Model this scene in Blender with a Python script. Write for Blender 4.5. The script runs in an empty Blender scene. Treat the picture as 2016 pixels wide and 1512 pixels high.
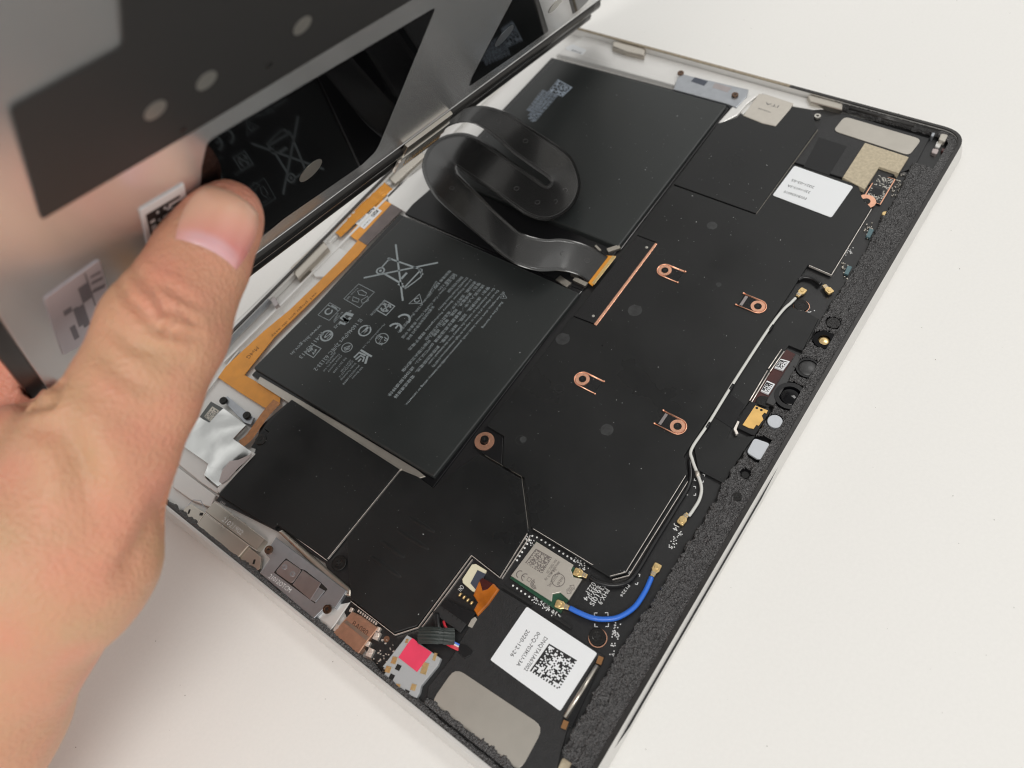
import bpy, bmesh, math, random
import numpy as np
from mathutils import Vector, Matrix, noise
random.seed(7)
# ------------------------------------------------------------------ scene, camera, light
SC = bpy.context.scene
COL = SC.collection
SC.render.resolution_x, SC.render.resolution_y = 1024, 768
SC.view_settings.view_transform = 'Standard'
SC.view_settings.look = 'None'
SC.view_settings.exposure = 0.0
SC.view_settings.gamma = 1.0
SC.cycles.filter_width = 1.05
# pose of the phone that took the picture, measured from the tablet's four corners (millimetres, rim of the case = z 0)
R = np.array([[0.57532734, -0.80162838, -0.1624512], [-0.73968107, -0.42515547, -0.52164618], [0.34909937, 0.42027939, -0.8375529]])
CAM = np.array([9.92531435, -22.49022794, 223.92056323])
F = 1485.667
TZ = 8.5            # thickness of the case: the table lies at z = -8.5 mm below its rim
W, H = 287.0, 204.0
cam_d = bpy.data.cameras.new('camera')
cam = bpy.data.objects.new('camera', cam_d)
COL.objects.link(cam)
cam_d.sensor_width = 36.0
cam_d.lens = F * 36.0 / 2016.0
cam_d.clip_start = 0.01
cam_d.clip_end = 20.0
cam_d.dof.use_dof = True
cam_d.dof.focus_distance = 0.252
cam_d.dof.aperture_fstop = cam_d.lens / 2.5
M = Matrix(((R[0][0], -R[1][0], -R[2][0], CAM[0] * .001), (R[0][1], -R[1][1], -R[2][1], CAM[1] * .001),
            (R[0][2], -R[1][2], -R[2][2], (CAM[2] + TZ) * .001), (0, 0, 0, 1)))
cam.matrix_world = M
SC.camera = cam

world = bpy.data.worlds.new('World')
SC.world = world
world.use_nodes = True
wn = world.node_tree
bg = wn.nodes['Background']
# unseen room as a ramp shaped for reflections: mid-tone top, bright sides, dim floor
_tc = wn.nodes.new('ShaderNodeTexCoord'); _sx = wn.nodes.new('ShaderNodeSeparateXYZ'); _rp = wn.nodes.new('ShaderNodeValToRGB')
wn.links.new(_tc.outputs['Generated'], _sx.inputs['Vector']); wn.links.new(_sx.outputs['Z'], _rp.inputs['Fac'])
_rp.color_ramp.elements[0].position = 0.0; _rp.color_ramp.elements[0].color = (.30, .29, .28, 1)
_rp.color_ramp.elements[1].position = 1.0; _rp.color_ramp.elements[1].color = (.50, .495, .485, 1)
for _p, _c in ((.12, .62), (.35, .98), (.62, 1.0), (.80, .62)):
    _e = _rp.color_ramp.elements.new(_p); _e.color = (_c, _c * .99, _c * .965, 1)
wn.links.new(_rp.outputs['Color'], bg.inputs['Color'])
bg.inputs['Strength'].default_value = 0.86

def area(name, loc, target, size, sizey, power, color):
    l = bpy.data.lights.new(name, 'AREA')
    l.shape = 'RECTANGLE'
    l.size, l.size_y = size, sizey
    l.energy = power
    l.color = color
    o = bpy.data.objects.new(name, l)
    o.location = loc
    o.rotation_euler = (Vector(target) - Vector(loc)).to_track_quat('-Z', 'Y').to_euler()
    COL.objects.link(o)
    return o
area('key_light', (1.0, -0.20, 1.30), (0.15, 0.1, 0), 0.36, 0.30, 4.2, (1.0, 0.985, 0.95))  # key lamp added for far-side light and ribbon sheen, not a window
area('ceiling_light', (-0.75, -0.55, 1.45), (0.0, 0.0, 0), 0.9, 0.5, 12.0, (1.0, 0.97, 0.93))

# ------------------------------------------------------------------ geometry helpers (all in millimetres)
def ray(u, v):
    d = R.T @ np.array([(u - 1008) / F, (v - 756) / F, 1.0])
    return d
def P(u, v, z=0.0):
    """photo pixel -> point of the tablet at height z over the rim"""
    d = ray(u, v)
    return CAM + d * ((z - CAM[2]) / d[2])
def CP(u, v, depth):
    return CAM + ray(u, v) * depth
# plane of the lifted display's inner face
EX = np.array([0.98991752, -0.02969086, -0.13849825])
EU = np.array([0.09676856, -0.5722701, 0.81433579])
EX /= np.linalg.norm(EX); EU -= EX * (EX @ EU); EU /= np.linalg.norm(EU)
EN = np.cross(EX, EU)
DN, DDIST, V0 = np.array([-0.10343673, -0.81952754, -0.56362705]), -176.3131109724497, -69.81756297
DORG = DN * DDIST
DORG = DORG - EX * (DORG @ EX) - EU * (DORG @ EU - V0)      # in the plane, at u = 0, v = 0 (v = 0 is its lower edge)
if EN @ (CAM - DORG) < 0:
    EN = -EN
def D(u, v, n=0.0):
    """photo pixel -> (u, v) on the display's inner face"""
    d = ray(u, v)
    k = (EN @ (DORG + EN * n) - EN @ CAM) / (EN @ d)
    X = CAM + d * k - DORG
    return (float(X @ EX), float(X @ EU))

class Frame:
    def __init__(s, o, x, y, z):
        s.o, s.x, s.y, s.z = [np.array(a, float) for a in (o, x, y, z)]
    def __call__(s, a, b, c):
        return s.o + s.x * a + s.y * b + s.z * c
TF = Frame((0, 0, 0), (1, 0, 0), (0, 1, 0), (0, 0, 1))
DF = Frame(DORG, EX, EU, EN)
ROOT = {}
def rootof(o):
    while o is not None and o.parent is not None:
        o = o.parent
    return o
def obj(name, verts, faces, mat, parent=None, smooth=False, label=None, kind=None, mats=None, midx=None):
    """verts in mm, tablet coordinates"""
    r = rootof(parent)
    off = ROOT.get(r.name, np.zeros(3)) if r is not None else np.zeros(3)
    me = bpy.data.meshes.new(name)
    vv = (np.array(verts, float) - off) * .001
    if r is None: vv[:, 2] += TZ * .001
    me.from_pydata(vv.tolist(), [], faces)
    me.materials.append(mat)
    if mats:
        for m_ in mats: me.materials.append(m_)
    if midx is not None:
        me.polygons.foreach_set('material_index', midx)
    if smooth:
        me.polygons.foreach_set('use_smooth', [True] * len(me.polygons))
    me.update()
    o = bpy.data.objects.new(name, me)
    COL.objects.link(o)
    if parent is not None: o.parent = parent
    if label: o['label'] = label
    if kind: o['kind'] = kind
    return o
def empty(name, at, label, cat, group=None):
    o = bpy.data.objects.new(name, None)
    COL.objects.link(o)
    o.empty_display_size = .02
    o.location = (at[0] * .001, at[1] * .001, (at[2] + TZ) * .001)
    ROOT[o.name] = np.array(at, float)
    o['label'] = label; o['category'] = cat
    if group: o['group'] = group
    return o
def pz(px, z=0.0, frame=TF):
    """pixel polygon -> 2D polygon on the tablet (at height z) or display"""
    if frame is DF: return [D(u, v, z) for u, v in px]
    return [tuple(P(u, v, z)[:2]) for u, v in px]
def area2(p):
    return sum(p[i - 1][0] * p[i][1] - p[i][0] * p[i - 1][1] for i in range(len(p))) / 2
def rounded(p, r, n=4):
    out = []
    N = len(p)
    rr = r if isinstance(r, (list, tuple)) else [r] * N
    for i in range(N):
        a, b, c = np.array(p[i - 1]), np.array(p[i]), np.array(p[(i + 1) % N])
        d1, d2 = a - b, c - b
        l1, l2 = np.linalg.norm(d1), np.linalg.norm(d2)
        if rr[i] <= 0 or l1 < 1e-6 or l2 < 1e-6:
            out.append(tuple(b)); continue
        d1 /= l1; d2 /= l2
        ang = math.acos(max(-1, min(1, float(d1 @ d2))))
        t = min(rr[i] / max(math.tan(ang / 2), 1e-3), l1 * .48, l2 * .48)
        s, e = b + d1 * t, b + d2 * t
        for k in range(n + 1):
            q = k / n
            out.append(tuple((1 - q) ** 2 * s + 2 * q * (1 - q) * b + q * q * e))
    return out
def slab(name, poly, top, thick, mat, parent, bev=.12, rnd=0, frame=TF, smooth=False, label=None, kind=None, jitter=0, rn=4):
    """extruded 2D polygon with a chamfered top edge"""
    p = [tuple(q) for q in poly]
    if rnd: p = rounded(p, rnd, rn)
    if area2(p) < 0: p = p[::-1]
    bm = bmesh.new()
    vs = [bm.verts.new((x, y, 0)) for x, y in p]
    f = bm.faces.new(vs)
    ret = bmesh.ops.extrude_face_region(bm, geom=[f])
    tv = [e for e in ret['geom'] if isinstance(e, bmesh.types.BMVert)]
    for v in tv: v.co.z = thick
    bm.faces.ensure_lookup_table()
    bmesh.ops.recalc_face_normals(bm, faces=bm.faces)
    if bev:
        es = [e for e in bm.edges if all(v.co.z > thick - 1e-6 for v in e.verts)]
        bmesh.ops.bevel(bm, geom=es, offset=bev, segments=2, profile=.5, affect='EDGES', clamp_overlap=True)
    bm.verts.index_update()
    vv = [frame(v.co.x, v.co.y, top - thick + v.co.z) for v in bm.verts]
    ff = [[v.index for v in f.verts] for f in bm.faces]
    bm.free()
    return obj(name, vv, ff, mat, parent, smooth, label, kind)
def pslab(name, px, top, thick, mat, parent, **k):
    fr = k.get('frame', TF)
    return slab(name, pz(px, top, fr), top, thick, mat, parent, **k)
def tube_geo(pts, r, n=10, caps=True, r_list=None):
    pts = [np.array(p, float) for p in pts]
    V, Fc = [], []
    up = np.array([0, 0, 1.0])
    prev = None
    for i, p in enumerate(pts):
        t = (pts[min(i + 1, len(pts) - 1)] - pts[max(i - 1, 0)])
        t /= np.linalg.norm(t)
        if prev is None:
            a = np.cross(t, up)
            if np.linalg.norm(a) < 1e-3: a = np.cross(t, [1, 0, 0])
        else:
            a = prev - t * (prev @ t)
        a /= np.linalg.norm(a); prev = a
        b = np.cross(t, a)
        rr = r_list[i] if r_list is not None else r
        for k in range(n):
            an = 2 * math.pi * k / n
            V.append(p + (a * math.cos(an) + b * math.sin(an)) * rr)
    for i in range(len(pts) - 1):
        for k in range(n):
            Fc.append([i * n + k, i * n + (k + 1) % n, (i + 1) * n + (k + 1) % n, (i + 1) * n + k])
    if caps:
        Fc.append(list(range(n))[::-1]); Fc.append([(len(pts) - 1) * n + k for k in range(n)])
    return V, Fc
def spline(pts, per=8, closed=False):
    pts = [np.array(p, float) for p in pts]
    out = []
    n = len(pts)
    for i in range(n if closed else n - 1):
        p0 = pts[i - 1] if (i > 0 or closed) else 2 * pts[0] - pts[1]
        p1, p2 = pts[i], pts[(i + 1) % n]
        p3 = pts[(i + 2) % n] if (i + 2 < n or closed) else 2 * pts[-1] - pts[-2]
        for k in range(per):
            t = k / per
            out.append(.5 * (2 * p1 + (p2 - p0) * t + (2 * p0 - 5 * p1 + 4 * p2 - p3) * t * t + (3 * p1 - p0 - 3 * p2 + p3) * t ** 3))
    if not closed: out.append(pts[-1])
    return out
def tube(name, pts, r, mat, parent, n=10, label=None, r_list=None):
    V, Fc = tube_geo(pts, r, n, r_list=r_list)
    return obj(name, V, Fc, mat, parent, True, label)
def join_geo(parts):
    V, Fc = [], []
    for v, f in parts:
        o = len(V)
        V += list(v); Fc += [[i + o for i in q] for q in f]
    return V, Fc
def box_geo(c, sx, sy, z0, z1, ang=0, frame=TF):
    ca, sa = math.cos(ang), math.sin(ang)
    V = []
    for z in (z0, z1):
        for a, b in ((-1, -1), (1, -1), (1, 1), (-1, 1)):
            x, y = a * sx / 2, b * sy / 2
            V.append(frame(c[0] + x * ca - y * sa, c[1] + x * sa + y * ca, z))
    return V, [[0, 3, 2, 1], [4, 5, 6, 7], [0, 1, 5, 4], [1, 2, 6, 5], [2, 3, 7, 6], [3, 0, 4, 7]]
def disc_pts(c, r, n=20, a0=0, a1=2 * math.pi):
    return [(c[0] + r * math.cos(a0 + (a1 - a0) * k / n), c[1] + r * math.sin(a0 + (a1 - a0) * k / n)) for k in range(n)]
def lines_geo(polys, w, z, frame=TF):
    """flat printed strokes: polys = list of 2D polylines"""
    V, Fc = [], []
    for pl in polys:
        pl = [np.array(p, float) for p in pl]
        closed = np.linalg.norm(pl[0] - pl[-1]) < 1e-6 and len(pl) > 2
        L, Rr = [], []
        N = len(pl)
        for i in range(N):
            a = pl[i - 1] if i > 0 else (pl[-2] if closed else pl[0])
            b = pl[i + 1] if i < N - 1 else (pl[1] if closed else pl[-1])
            t = b - a; l = np.linalg.norm(t); t = t / max(l, 1e-9)
            nrm = np.array([-t[1], t[0]])
            L.append(pl[i] + nrm * w / 2); Rr.append(pl[i] - nrm * w / 2)
        o = len(V)
        for a, b in zip(L, Rr):
            V.append(frame(a[0], a[1], z)); V.append(frame(b[0], b[1], z))
        for i in range(N - 1):
            Fc.append([o + 2 * i + 1, o + 2 * i + 3, o + 2 * i + 2, o + 2 * i])
    return V, Fc
_glyph = {}
def text_mesh(s):
    if s not in _glyph:
        c = bpy.data.curves.new('text', 'FONT'); c.body = s; c.resolution_u = 2
        o = bpy.data.objects.new('text', c)
        m = o.to_mesh()
        v = np.array([q.co[:] for q in m.vertices]) if len(m.vertices) else np.zeros((1, 3))
        f = [list(q.vertices) for q in m.polygons]
        o.to_mesh_clear()
        bpy.data.objects.remove(o); bpy.data.curves.remove(c)
        _glyph[s] = (v, f)
    return _glyph[s]
def text_geo(s, a, b, h, z, frame=TF):
    """text whose baseline runs from 2D point a to b; h = capital height in mm; width fitted to |ab|"""
    v, f = text_mesh(s)
    a, b = np.array(a, float), np.array(b, float)
    d = b - a; L = np.linalg.norm(d); d /= L
    up = np.array([-d[1], d[0]])
    x0, x1 = v[:, 0].min(), v[:, 0].max()
    sx = L / (x1 - x0); sy = h / .70
    return [frame(*(a + d * (q[0] - x0) * sx + up * q[1] * sy), z) for q in v], f
def ptext(s, p0, p1, h, z, frame=TF):
    q = pz([p0, p1], z, frame)
    return text_geo(s, q[0], q[1], h, z, frame)
def matrix_geo(px4, n, z, seed, frame=TF, wide=None):
    """square printed matrix mark: solid L border, timing edge, random cells"""
    rnd = random.Random(seed)
    c = [np.array(q) for q in pz(px4, z, frame)]
    m = wide or n
    V, Fc = [], []
    def pt(i, j):
        s, t = i / m, j / n
        return (c[0] * (1 - s) + c[1] * s) * (1 - t) + (c[3] * (1 - s) + c[2] * s) * t
    for j in range(n):
        i = 0
        while i < m:
            def on(i):
                if i == 0 or j == 0: return True
                if i == m - 1: return j % 2 == 0
                if j == n - 1: return i % 2 == 0
                return rnd_grid[j][i]
            if not (j or i): rnd_grid = [[rnd.random() < .5 for _ in range(m)] for _ in range(n)]
            if on(i):
                k = i
                while k < m and on(k): k += 1
                o = len(V)
                for q in (pt(i, j), pt(k, j), pt(k, j + 1), pt(i, j + 1)): V.append(frame(q[0], q[1], z))
                Fc.append([o, o + 1, o + 2, o + 3])
                i = k
            else: i += 1
    # face up
    return V, Fc
# ------------------------------------------------------------------ materials
def mat(name, col, rough=.5, metal=0.0, var=0.0, scale=300, bump=0.0, bscale=800, sss=0.0, spec=.5, coat=0, rvar=0, bd=.0003):
    m = bpy.data.materials.new(name)
    m.use_nodes = True
    nt = m.node_tree
    b = nt.nodes['Principled BSDF']
    b.inputs['Base Color'].default_value = (*col, 1)
    b.inputs['Roughness'].default_value = rough
    b.inputs['Metallic'].default_value = metal
    b.inputs['Specular IOR Level'].default_value = spec
    if coat: b.inputs['Coat Weight'].default_value = coat; b.inputs['Coat Roughness'].default_value = .08
    if sss:
        b.inputs['Subsurface Weight'].default_value = sss
        b.inputs['Subsurface Radius'].default_value = (1.0, .35, .2)
        b.inputs['Subsurface Scale'].default_value = .004
    tc = nt.nodes.new('ShaderNodeTexCoord')
    if var or rvar:
        n = nt.nodes.new('ShaderNodeTexNoise'); n.inputs['Scale'].default_value = scale; n.inputs['Detail'].default_value = 4
        nt.links.new(tc.outputs['Object'], n.inputs['Vector'])
        if var:
            r = nt.nodes.new('ShaderNodeMapRange'); r.inputs['From Min'].default_value = .3; r.inputs['From Max'].default_value = .7
            r.inputs['To Min'].default_value = 1 - var; r.inputs['To Max'].default_value = 1 + var
            nt.links.new(n.outputs['Fac'], r.inputs['Value'])
            x = nt.nodes.new('ShaderNodeVectorMath'); x.operation = 'SCALE'
            x.inputs[0].default_value = col
            nt.links.new(r.outputs['Result'], x.inputs['Scale'])
            nt.links.new(x.outputs['Vector'], b.inputs['Base Color'])
        if rvar:
            r = nt.nodes.new('ShaderNodeMapRange'); r.inputs['From Min'].default_value = .3; r.inputs['From Max'].default_value = .7
            r.inputs['To Min'].default_value = max(rough - rvar, .02); r.inputs['To Max'].default_value = rough + rvar
            nt.links.new(n.outputs['Fac'], r.inputs['Value'])
            nt.links.new(r.outputs['Result'], b.inputs['Roughness'])
    if bump:
        n = nt.nodes.new('ShaderNodeTexNoise'); n.inputs['Scale'].default_value = bscale; n.inputs['Detail'].default_value = 3
        nt.links.new(tc.outputs['Object'], n.inputs['Vector'])
        bp = nt.nodes.new('ShaderNodeBump'); bp.inputs['Strength'].default_value = bump; bp.inputs['Distance'].default_value = bd
        nt.links.new(n.outputs['Fac'], bp.inputs['Height'])
        nt.links.new(bp.outputs['Normal'], b.inputs['Normal'])
    return m
K = {}
K['table'] = mat('table_laminate', (.81, .80, .775), .5, var=.012, scale=900, bump=.06, bscale=2500, spec=.35)
K['floor'] = mat('dark_floor', (.03, .022, .018), .6)
K['silver'] = mat('silver_magnesium', (.76, .75, .73), .36, metal=.4, var=.03, scale=60, bump=.05, bscale=1500)
K['case'] = mat('case_paint', (.70, .69, .67), .38, metal=.35, var=.03, scale=80)
K['rimdark'] = mat('rim_black_plastic', (.02, .018, .017), .3, var=.2, scale=500, bump=.1)
K['rimbrown'] = mat('rim_residue_tan', (.30, .25, .18), .5, var=.25, scale=700, bump=.3)
K['batt'] = mat('battery_black_foil', (.021, .024, .024), .42, var=.08, scale=40, bump=.08, bscale=160, rvar=.06)
K['battbright'] = mat('battery_skirt_foil', (.50, .47, .42), .3, metal=.7, var=.05)
K['shield'] = mat('graphite_black_film', (.0115, .0120, .0124), .36, var=.10, scale=38, bump=.04, bscale=1300, rvar=.12, spec=.36)
K['film'] = mat('glossy_black_film', (.008, .008, .009), .2, bump=.02, bscale=200)
K['edge'] = mat('bare_shield_edge', (.92, .86, .80), .32, metal=.7, var=.15, scale=900)
K['board'] = mat('circuit_board_black', (.012, .012, .013), .38, var=.12, scale=700, bump=.12, bscale=1600)
K['speaker'] = mat('speaker_black_plastic', (.013, .013, .014), .5, var=.2, scale=500, bump=.35, bscale=2200)
K['foam'] = mat('foam_dark_residue', (.045, .043, .044), .27, var=.7, scale=1800, bump=1.0, bscale=1500, spec=1.0, bd=.0011)
K['adhesive'] = mat('black_adhesive', (.014, .013, .013), .3, var=.3, scale=900, bump=.8, bscale=1500, bd=.0008)
K['white'] = mat('white_label_paper', (.80, .82, .84), .5, bump=.03, bscale=2000)
K['ink'] = mat('black_ink', (.012, .012, .014), .6)
K['print'] = mat('grey_print', (.36, .41, .43), .6)
K['printbright'] = mat('white_silkscreen', (.75, .76, .76), .5)
K['printblue'] = mat('pale_blue_print', (.36, .42, .50), .6)
K['steel'] = mat('stamped_steel', (.56, .52, .46), .30, metal=.95, var=.03, scale=90, rvar=.04)
K['zinc'] = mat('zinc_bracket', (.42, .44, .47), .36, metal=.85, var=.06, scale=300, bump=.06)
K['slider'] = mat('slider_plate', (.42, .38, .38), .3, metal=.9, var=.05)
K['copper'] = mat('copper', (.93, .50, .34), .27, metal=.8, var=.1, scale=400)
K['copperport'] = mat('copper_port_shell', (.56, .33, .23), .33, metal=.75, var=.1, scale=600, bump=.1)
K['gold'] = mat('gold_contact', (.85, .62, .30), .28, metal=.9, var=.1, scale=900, bump=.2)
K['goldpad'] = mat('gold_pad', (.80, .50, .16), .45, metal=.3, var=.08)
K['kapton'] = mat('orange_polyimide', (.78, .32, .03), .36, var=.08, scale=250, coat=.3)
K['kaptondark'] = mat('amber_polyimide', (.42, .12, .012), .12, var=.3, scale=200, coat=.8)
K['wine'] = mat('dark_red_flex', (.06, .012, .01), .2, coat=.5)
K['taupe'] = mat('taupe_tape', (.16, .13, .125), .5, var=.12, scale=200, bump=.1)
K['screw'] = mat('black_screw', (.03, .029, .028), .25, metal=.7)
K['screwbrown'] = mat('bronzed_screw', (.16, .10, .07), .22, metal=.9)
K['recess'] = mat('screw_recess', (.004, .004, .004), .6)
K['blue'] = mat('blue_cable_jacket', (.03, .16, .68), .32, coat=.2)
K['cable'] = mat('white_cable_jacket', (.66, .66, .63), .35)
K['blackcable'] = mat('black_cable_jacket', (.010, .010, .011), .28)
K['red'] = mat('red_wire', (.62, .03, .05), .35)
K['pink'] = mat('pink_sticker', (.80, .05, .12), .5, var=.05, scale=300)
K['jack'] = mat('grey_jack_plastic', (.40, .41, .42), .5)
K['cream'] = mat('cream_connector', (.72, .68, .50), .45)
K['slate'] = mat('slate_latch', (.05, .06, .085), .4)
K['plastic'] = mat('black_plastic', (.008, .008, .009), .34, spec=.35, bump=.05)
K['green'] = mat('green_board', (.015, .075, .04), .35, var=.2, scale=900)
K['can'] = mat('nickel_can', (.60, .56, .50), .34, metal=.6, var=.03, scale=400)
K['laser'] = mat('laser_mark', (.16, .14, .13), .6)
K['beige'] = mat('beige_conductive_foam', (.50, .43, .31), .75, var=.14, scale=900, bump=.5, bscale=2500)
K['speakerplate'] = mat('speaker_plate', (.50, .47, .42), .40, metal=.75, var=.05, scale=120, bump=.04)
K['milk'] = mat('milky_window', (.55, .58, .62), .4)
K['lens'] = mat('camera_lens', (.003, .003, .004), .08, spec=.25)
K['bracket'] = mat('grey_camera_bracket', (.035, .035, .036), .45)
K['ribbon'] = mat('black_ribbon_film', (.014, .014, .014), .27, bump=.03, bscale=900, spec=1.0, coat=.35)
K['ribline'] = mat('ribbon_trace', (.10, .10, .10), .22)
K['plate'] = mat('display_metal_plate', (.86, .86, .86), .27, metal=.78, var=.03, scale=30, bump=.03, bscale=60)
K['glassblack'] = mat('glossy_black_window', (.003, .003, .0035), .05, spec=.13)
K['sheet'] = mat('matte_black_sheet', (.028, .0275, .0275), .55, var=.04, scale=900)
K['bezel'] = mat('black_glass_border', (.010, .009, .009), .25)
K['gasket'] = mat('dark_gasket', (.06, .057, .055), .26, metal=.6)
K['hole'] = mat('bare_metal_dot', (.62, .60, .55), .3, metal=.8)
K['foil'] = mat('crumpled_foil', (.74, .75, .74), .13, metal=1.0)
K['foilpink'] = mat('bare_module_metal', (.50, .43, .42), .3, metal=.8)
K['dust'] = mat('dust', (.45, .46, .46), .7)
K['nail'] = mat('nail', (.80, .50, .44), .28, sss=.3, spec=.5, coat=.15)
# ------------------------------------------------------------------ setting
def plane_box(name, x0, x1, y0, y1, z0, z1, m, kind='structure'):
    V, Fc = box_geo(((x0 + x1) / 2, (y0 + y1) / 2), x1 - x0, y1 - y0, z0, z1)
    o = obj(name, V, Fc, m, None, kind=kind)
    return o
plane_box('table_top', -900, 900, -900, 276, -TZ - 25, -TZ, K['table'])
plane_box('floor', -4000, 4000, -4000, 4000, -760, -750, K['floor'])
sp = []
rr = random.Random(3)
for i in range(300):
    x, y = rr.uniform(-120, 420), rr.uniform(-130, 260)
    s = rr.uniform(.07, .24)
    V, Fc = box_geo((x, y), s, s * rr.uniform(.5, 1.6), -TZ, -TZ + .08, rr.uniform(0, 3))
    sp.append((V, Fc))
V, Fc = join_geo(sp)
obj('table_specks', V, Fc, mat('grit', (.16, .14, .12), .8), None, kind='stuff')

# ------------------------------------------------------------------ the opened tablet
tab = empty('tablet', (W / 2, H / 2, -TZ), 'opened silver tablet lying on the white table with its batteries and circuit board bare', 'tablet')
def ring(name, o_poly, i_poly, z0, z1, m, parent, **k):
    n = len(o_poly)
    V = [TF(x, y, z) for z in (z1, z0) for pl in (o_poly, i_poly) for x, y in pl]
    Fc = []
    for i in range(n):
        j = (i + 1) % n
        Fc += [[i, j, n + j, n + i], [2 * n + i, 3 * n + i, 3 * n + j, 2 * n + j], [i, 2 * n + i, 2 * n + j, j], [n + i, n + j, 3 * n + j, 3 * n + i]]
    return obj(name, V, Fc, m, parent, **k)
def rrect(ins, r, n=8):
    return rounded([(ins, ins), (W - ins, ins), (W - ins, H - ins), (ins, H - ins)], max(r - ins, .5) * 1.0, n)
# shell: wall with a shallow chamfer towards the table, then the floor pan
def loft(name, levels, m, parent, cap=None):
    n = len(levels[0][0]); V = []; Fc = []
    for pl, z in levels: V += [TF(x, y, z) for x, y in pl]
    for a in range(len(levels) - 1):
        for i in range(n):
            j = (i + 1) % n
            Fc.append([a * n + i, a * n + j, (a + 1) * n + j, (a + 1) * n + i])
    return obj(name, V, Fc, m, parent, smooth=False)
RC = 9.5
loft('case', [(rrect(1.25, RC), -4.1), (rrect(1.2, RC), -.25), (rrect(.9, RC), -.05), (rrect(.25, RC), -.05), (rrect(0.0, RC), -.35), (rrect(-.4, RC), -1.6), (rrect(-1.3, RC), -4.2), (rrect(-1.7, RC), -6.0), (rrect(-1.6, RC), -7.4), (rrect(-.4, RC), -8.4)], K['case'], tab)
slab('case_floor', rrect(1.1, RC), -4.2, 3.9, K['silver'], tab, bev=0)
def rim(name, s, e, m, z=.12, w=.75, ins=.12, side=0):
    """strip on the rim following the outline between arc fractions"""
    po, pi = rrect(ins, RC, 10), rrect(ins + w, RC, 10)
    n = len(po)
    V, Fc = [], []
    k = 0
    idx = [i % n for i in range(s, e + 1)]
    for i in idx:
        V += [TF(*po[i], z), TF(*pi[i], z), TF(*po[i], z - .5), TF(*pi[i], z - .5)]
    for a in range(len(idx) - 1):
        o = a * 4
        Fc += [[o, o + 1, o + 5, o + 4], [o + 2, o, o + 4, o + 6], [o + 1, o + 3, o + 7, o + 5]]
    return obj(name, V, Fc, m, tab)
# outline indices (10+1 points per corner): 0-10 B corner, 11-21 C corner, 22-32 D corner, 33-43 A corner
def strip(name, pts_out, pts_in, z, m, th=.5, parent=tab, **k):
    V, Fc = [], []
    for a, b in zip(pts_out, pts_in):
        V += [TF(a[0], a[1], z), TF(b[0], b[1], z), TF(a[0], a[1], z - th), TF(b[0], b[1], z - th)]
    for a in range(len(pts_out) - 1):
        o = a * 4
        Fc += [[o, o + 1, o + 5, o + 4], [o + 2, o, o + 4, o + 6], [o + 1, o + 3, o + 7, o + 5]]
    return obj(name, V, Fc, m, parent, **k)
po, pi = rrect(.03, RC, 10), rrect(1.28, RC, 10)
def mid(a, b, t): return (a[0] * (1 - t) + b[0] * t, a[1] * (1 - t) + b[1] * t)
yC = lambda t: (mid(po[21], po[22], t), mid(pi[21], pi[22], t))
o1, i1 = yC(.34)
strip('rim_gasket', po[5:22] + [o1], pi[5:22] + [i1], .12, K['rimdark'], label='black rubber gasket along the camera edge and its far corner')
o2, i2 = yC(1.0)
strip('rim_gasket', [o1, o2], [i1, i2], .12, K['rimbrown'], label='tan glue residue on the far short rim')
strip('rim_gasket', po[22:40], pi[22:40], .1, K['gasket'], label='dark glue line along the rear rim')

def ragged(name, a, b, w0, w1, z, m, seed, inward, step=.7, amp=.5, zamp=.35, label=None):
    """lumpy glue strip from a to b (2D), width w0..w1 measured along inward"""
    a, b = np.array(a, float), np.array(b, float)
    L = np.linalg.norm(b - a); d = (b - a) / L; nrm = np.array(inward, float)
    nu = int(L / step); nv = max(2, int((w1 - w0) / step) + 1)
    V, Fc = [], []
    for i in range(nu + 1):
        for j in range(nv + 1):
            s = i / nu * L; t = w0 + (w1 - w0) * j / nv
            if j == nv: t += amp * 1.6 * noise.noise((s * .35, seed, 0)) + amp * noise.noise((s * 1.3, seed, 4))
            q = a + d * s + nrm * t
            zz = z + zamp * noise.noise((q[0] * .9, q[1] * .9, seed)) + zamp * .7 * noise.noise((q[0] * 2.6, q[1] * 2.6, seed))
            if j == nv: zz = z - 1.3
            V.append(TF(q[0], q[1], zz))
    for i in range(nu):
        for j in range(nv):
            o = i * (nv + 1) + j
            Fc.append([o, o + nv + 1, o + nv + 2, o + 1])
    return obj(name, V, Fc, m, tab, smooth=True, label=label)
# black ragged glue on the port edge, the far corner and the camera edge
ragged('glue_strip', (1.25, 3), (1.25, H - 28), 0, 1.7, -.6, K['foam'], 1.3, (1, 0), .6, .5, .12, label='ragged black glue along the port edge')
ragged('glue_strip', (3.2, 2), (3.2, 50), 0, 2.2, -1.1, K['foam'], 8.3, (1, 0), .6, 1.3, .3, label='ragged black glue over the edge of the near speaker plate')
ragged('glue_strip', (W - 1.3, 6), (W - 1.3, 60), 0, 3.2, -.9, K['adhesive'], 5.1, (-1, 0), .45, .5, label='ragged black glue by the far corner')

ci, co = rrect(4.6, RC, 10), rrect(1.25, RC, 10)
strip('glue_strip', [(co[k][0], co[k][1]) for k in range(10, 22)], [(ci[k][0] + .8 * noise.noise((k * .9, 1, 1)), ci[k][1] + .8 * noise.noise((k * .9, 5, 1))) for k in range(10, 22)], -.8, K['foam'], .6, label='grainy glue round the far camera-side corner')
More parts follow.
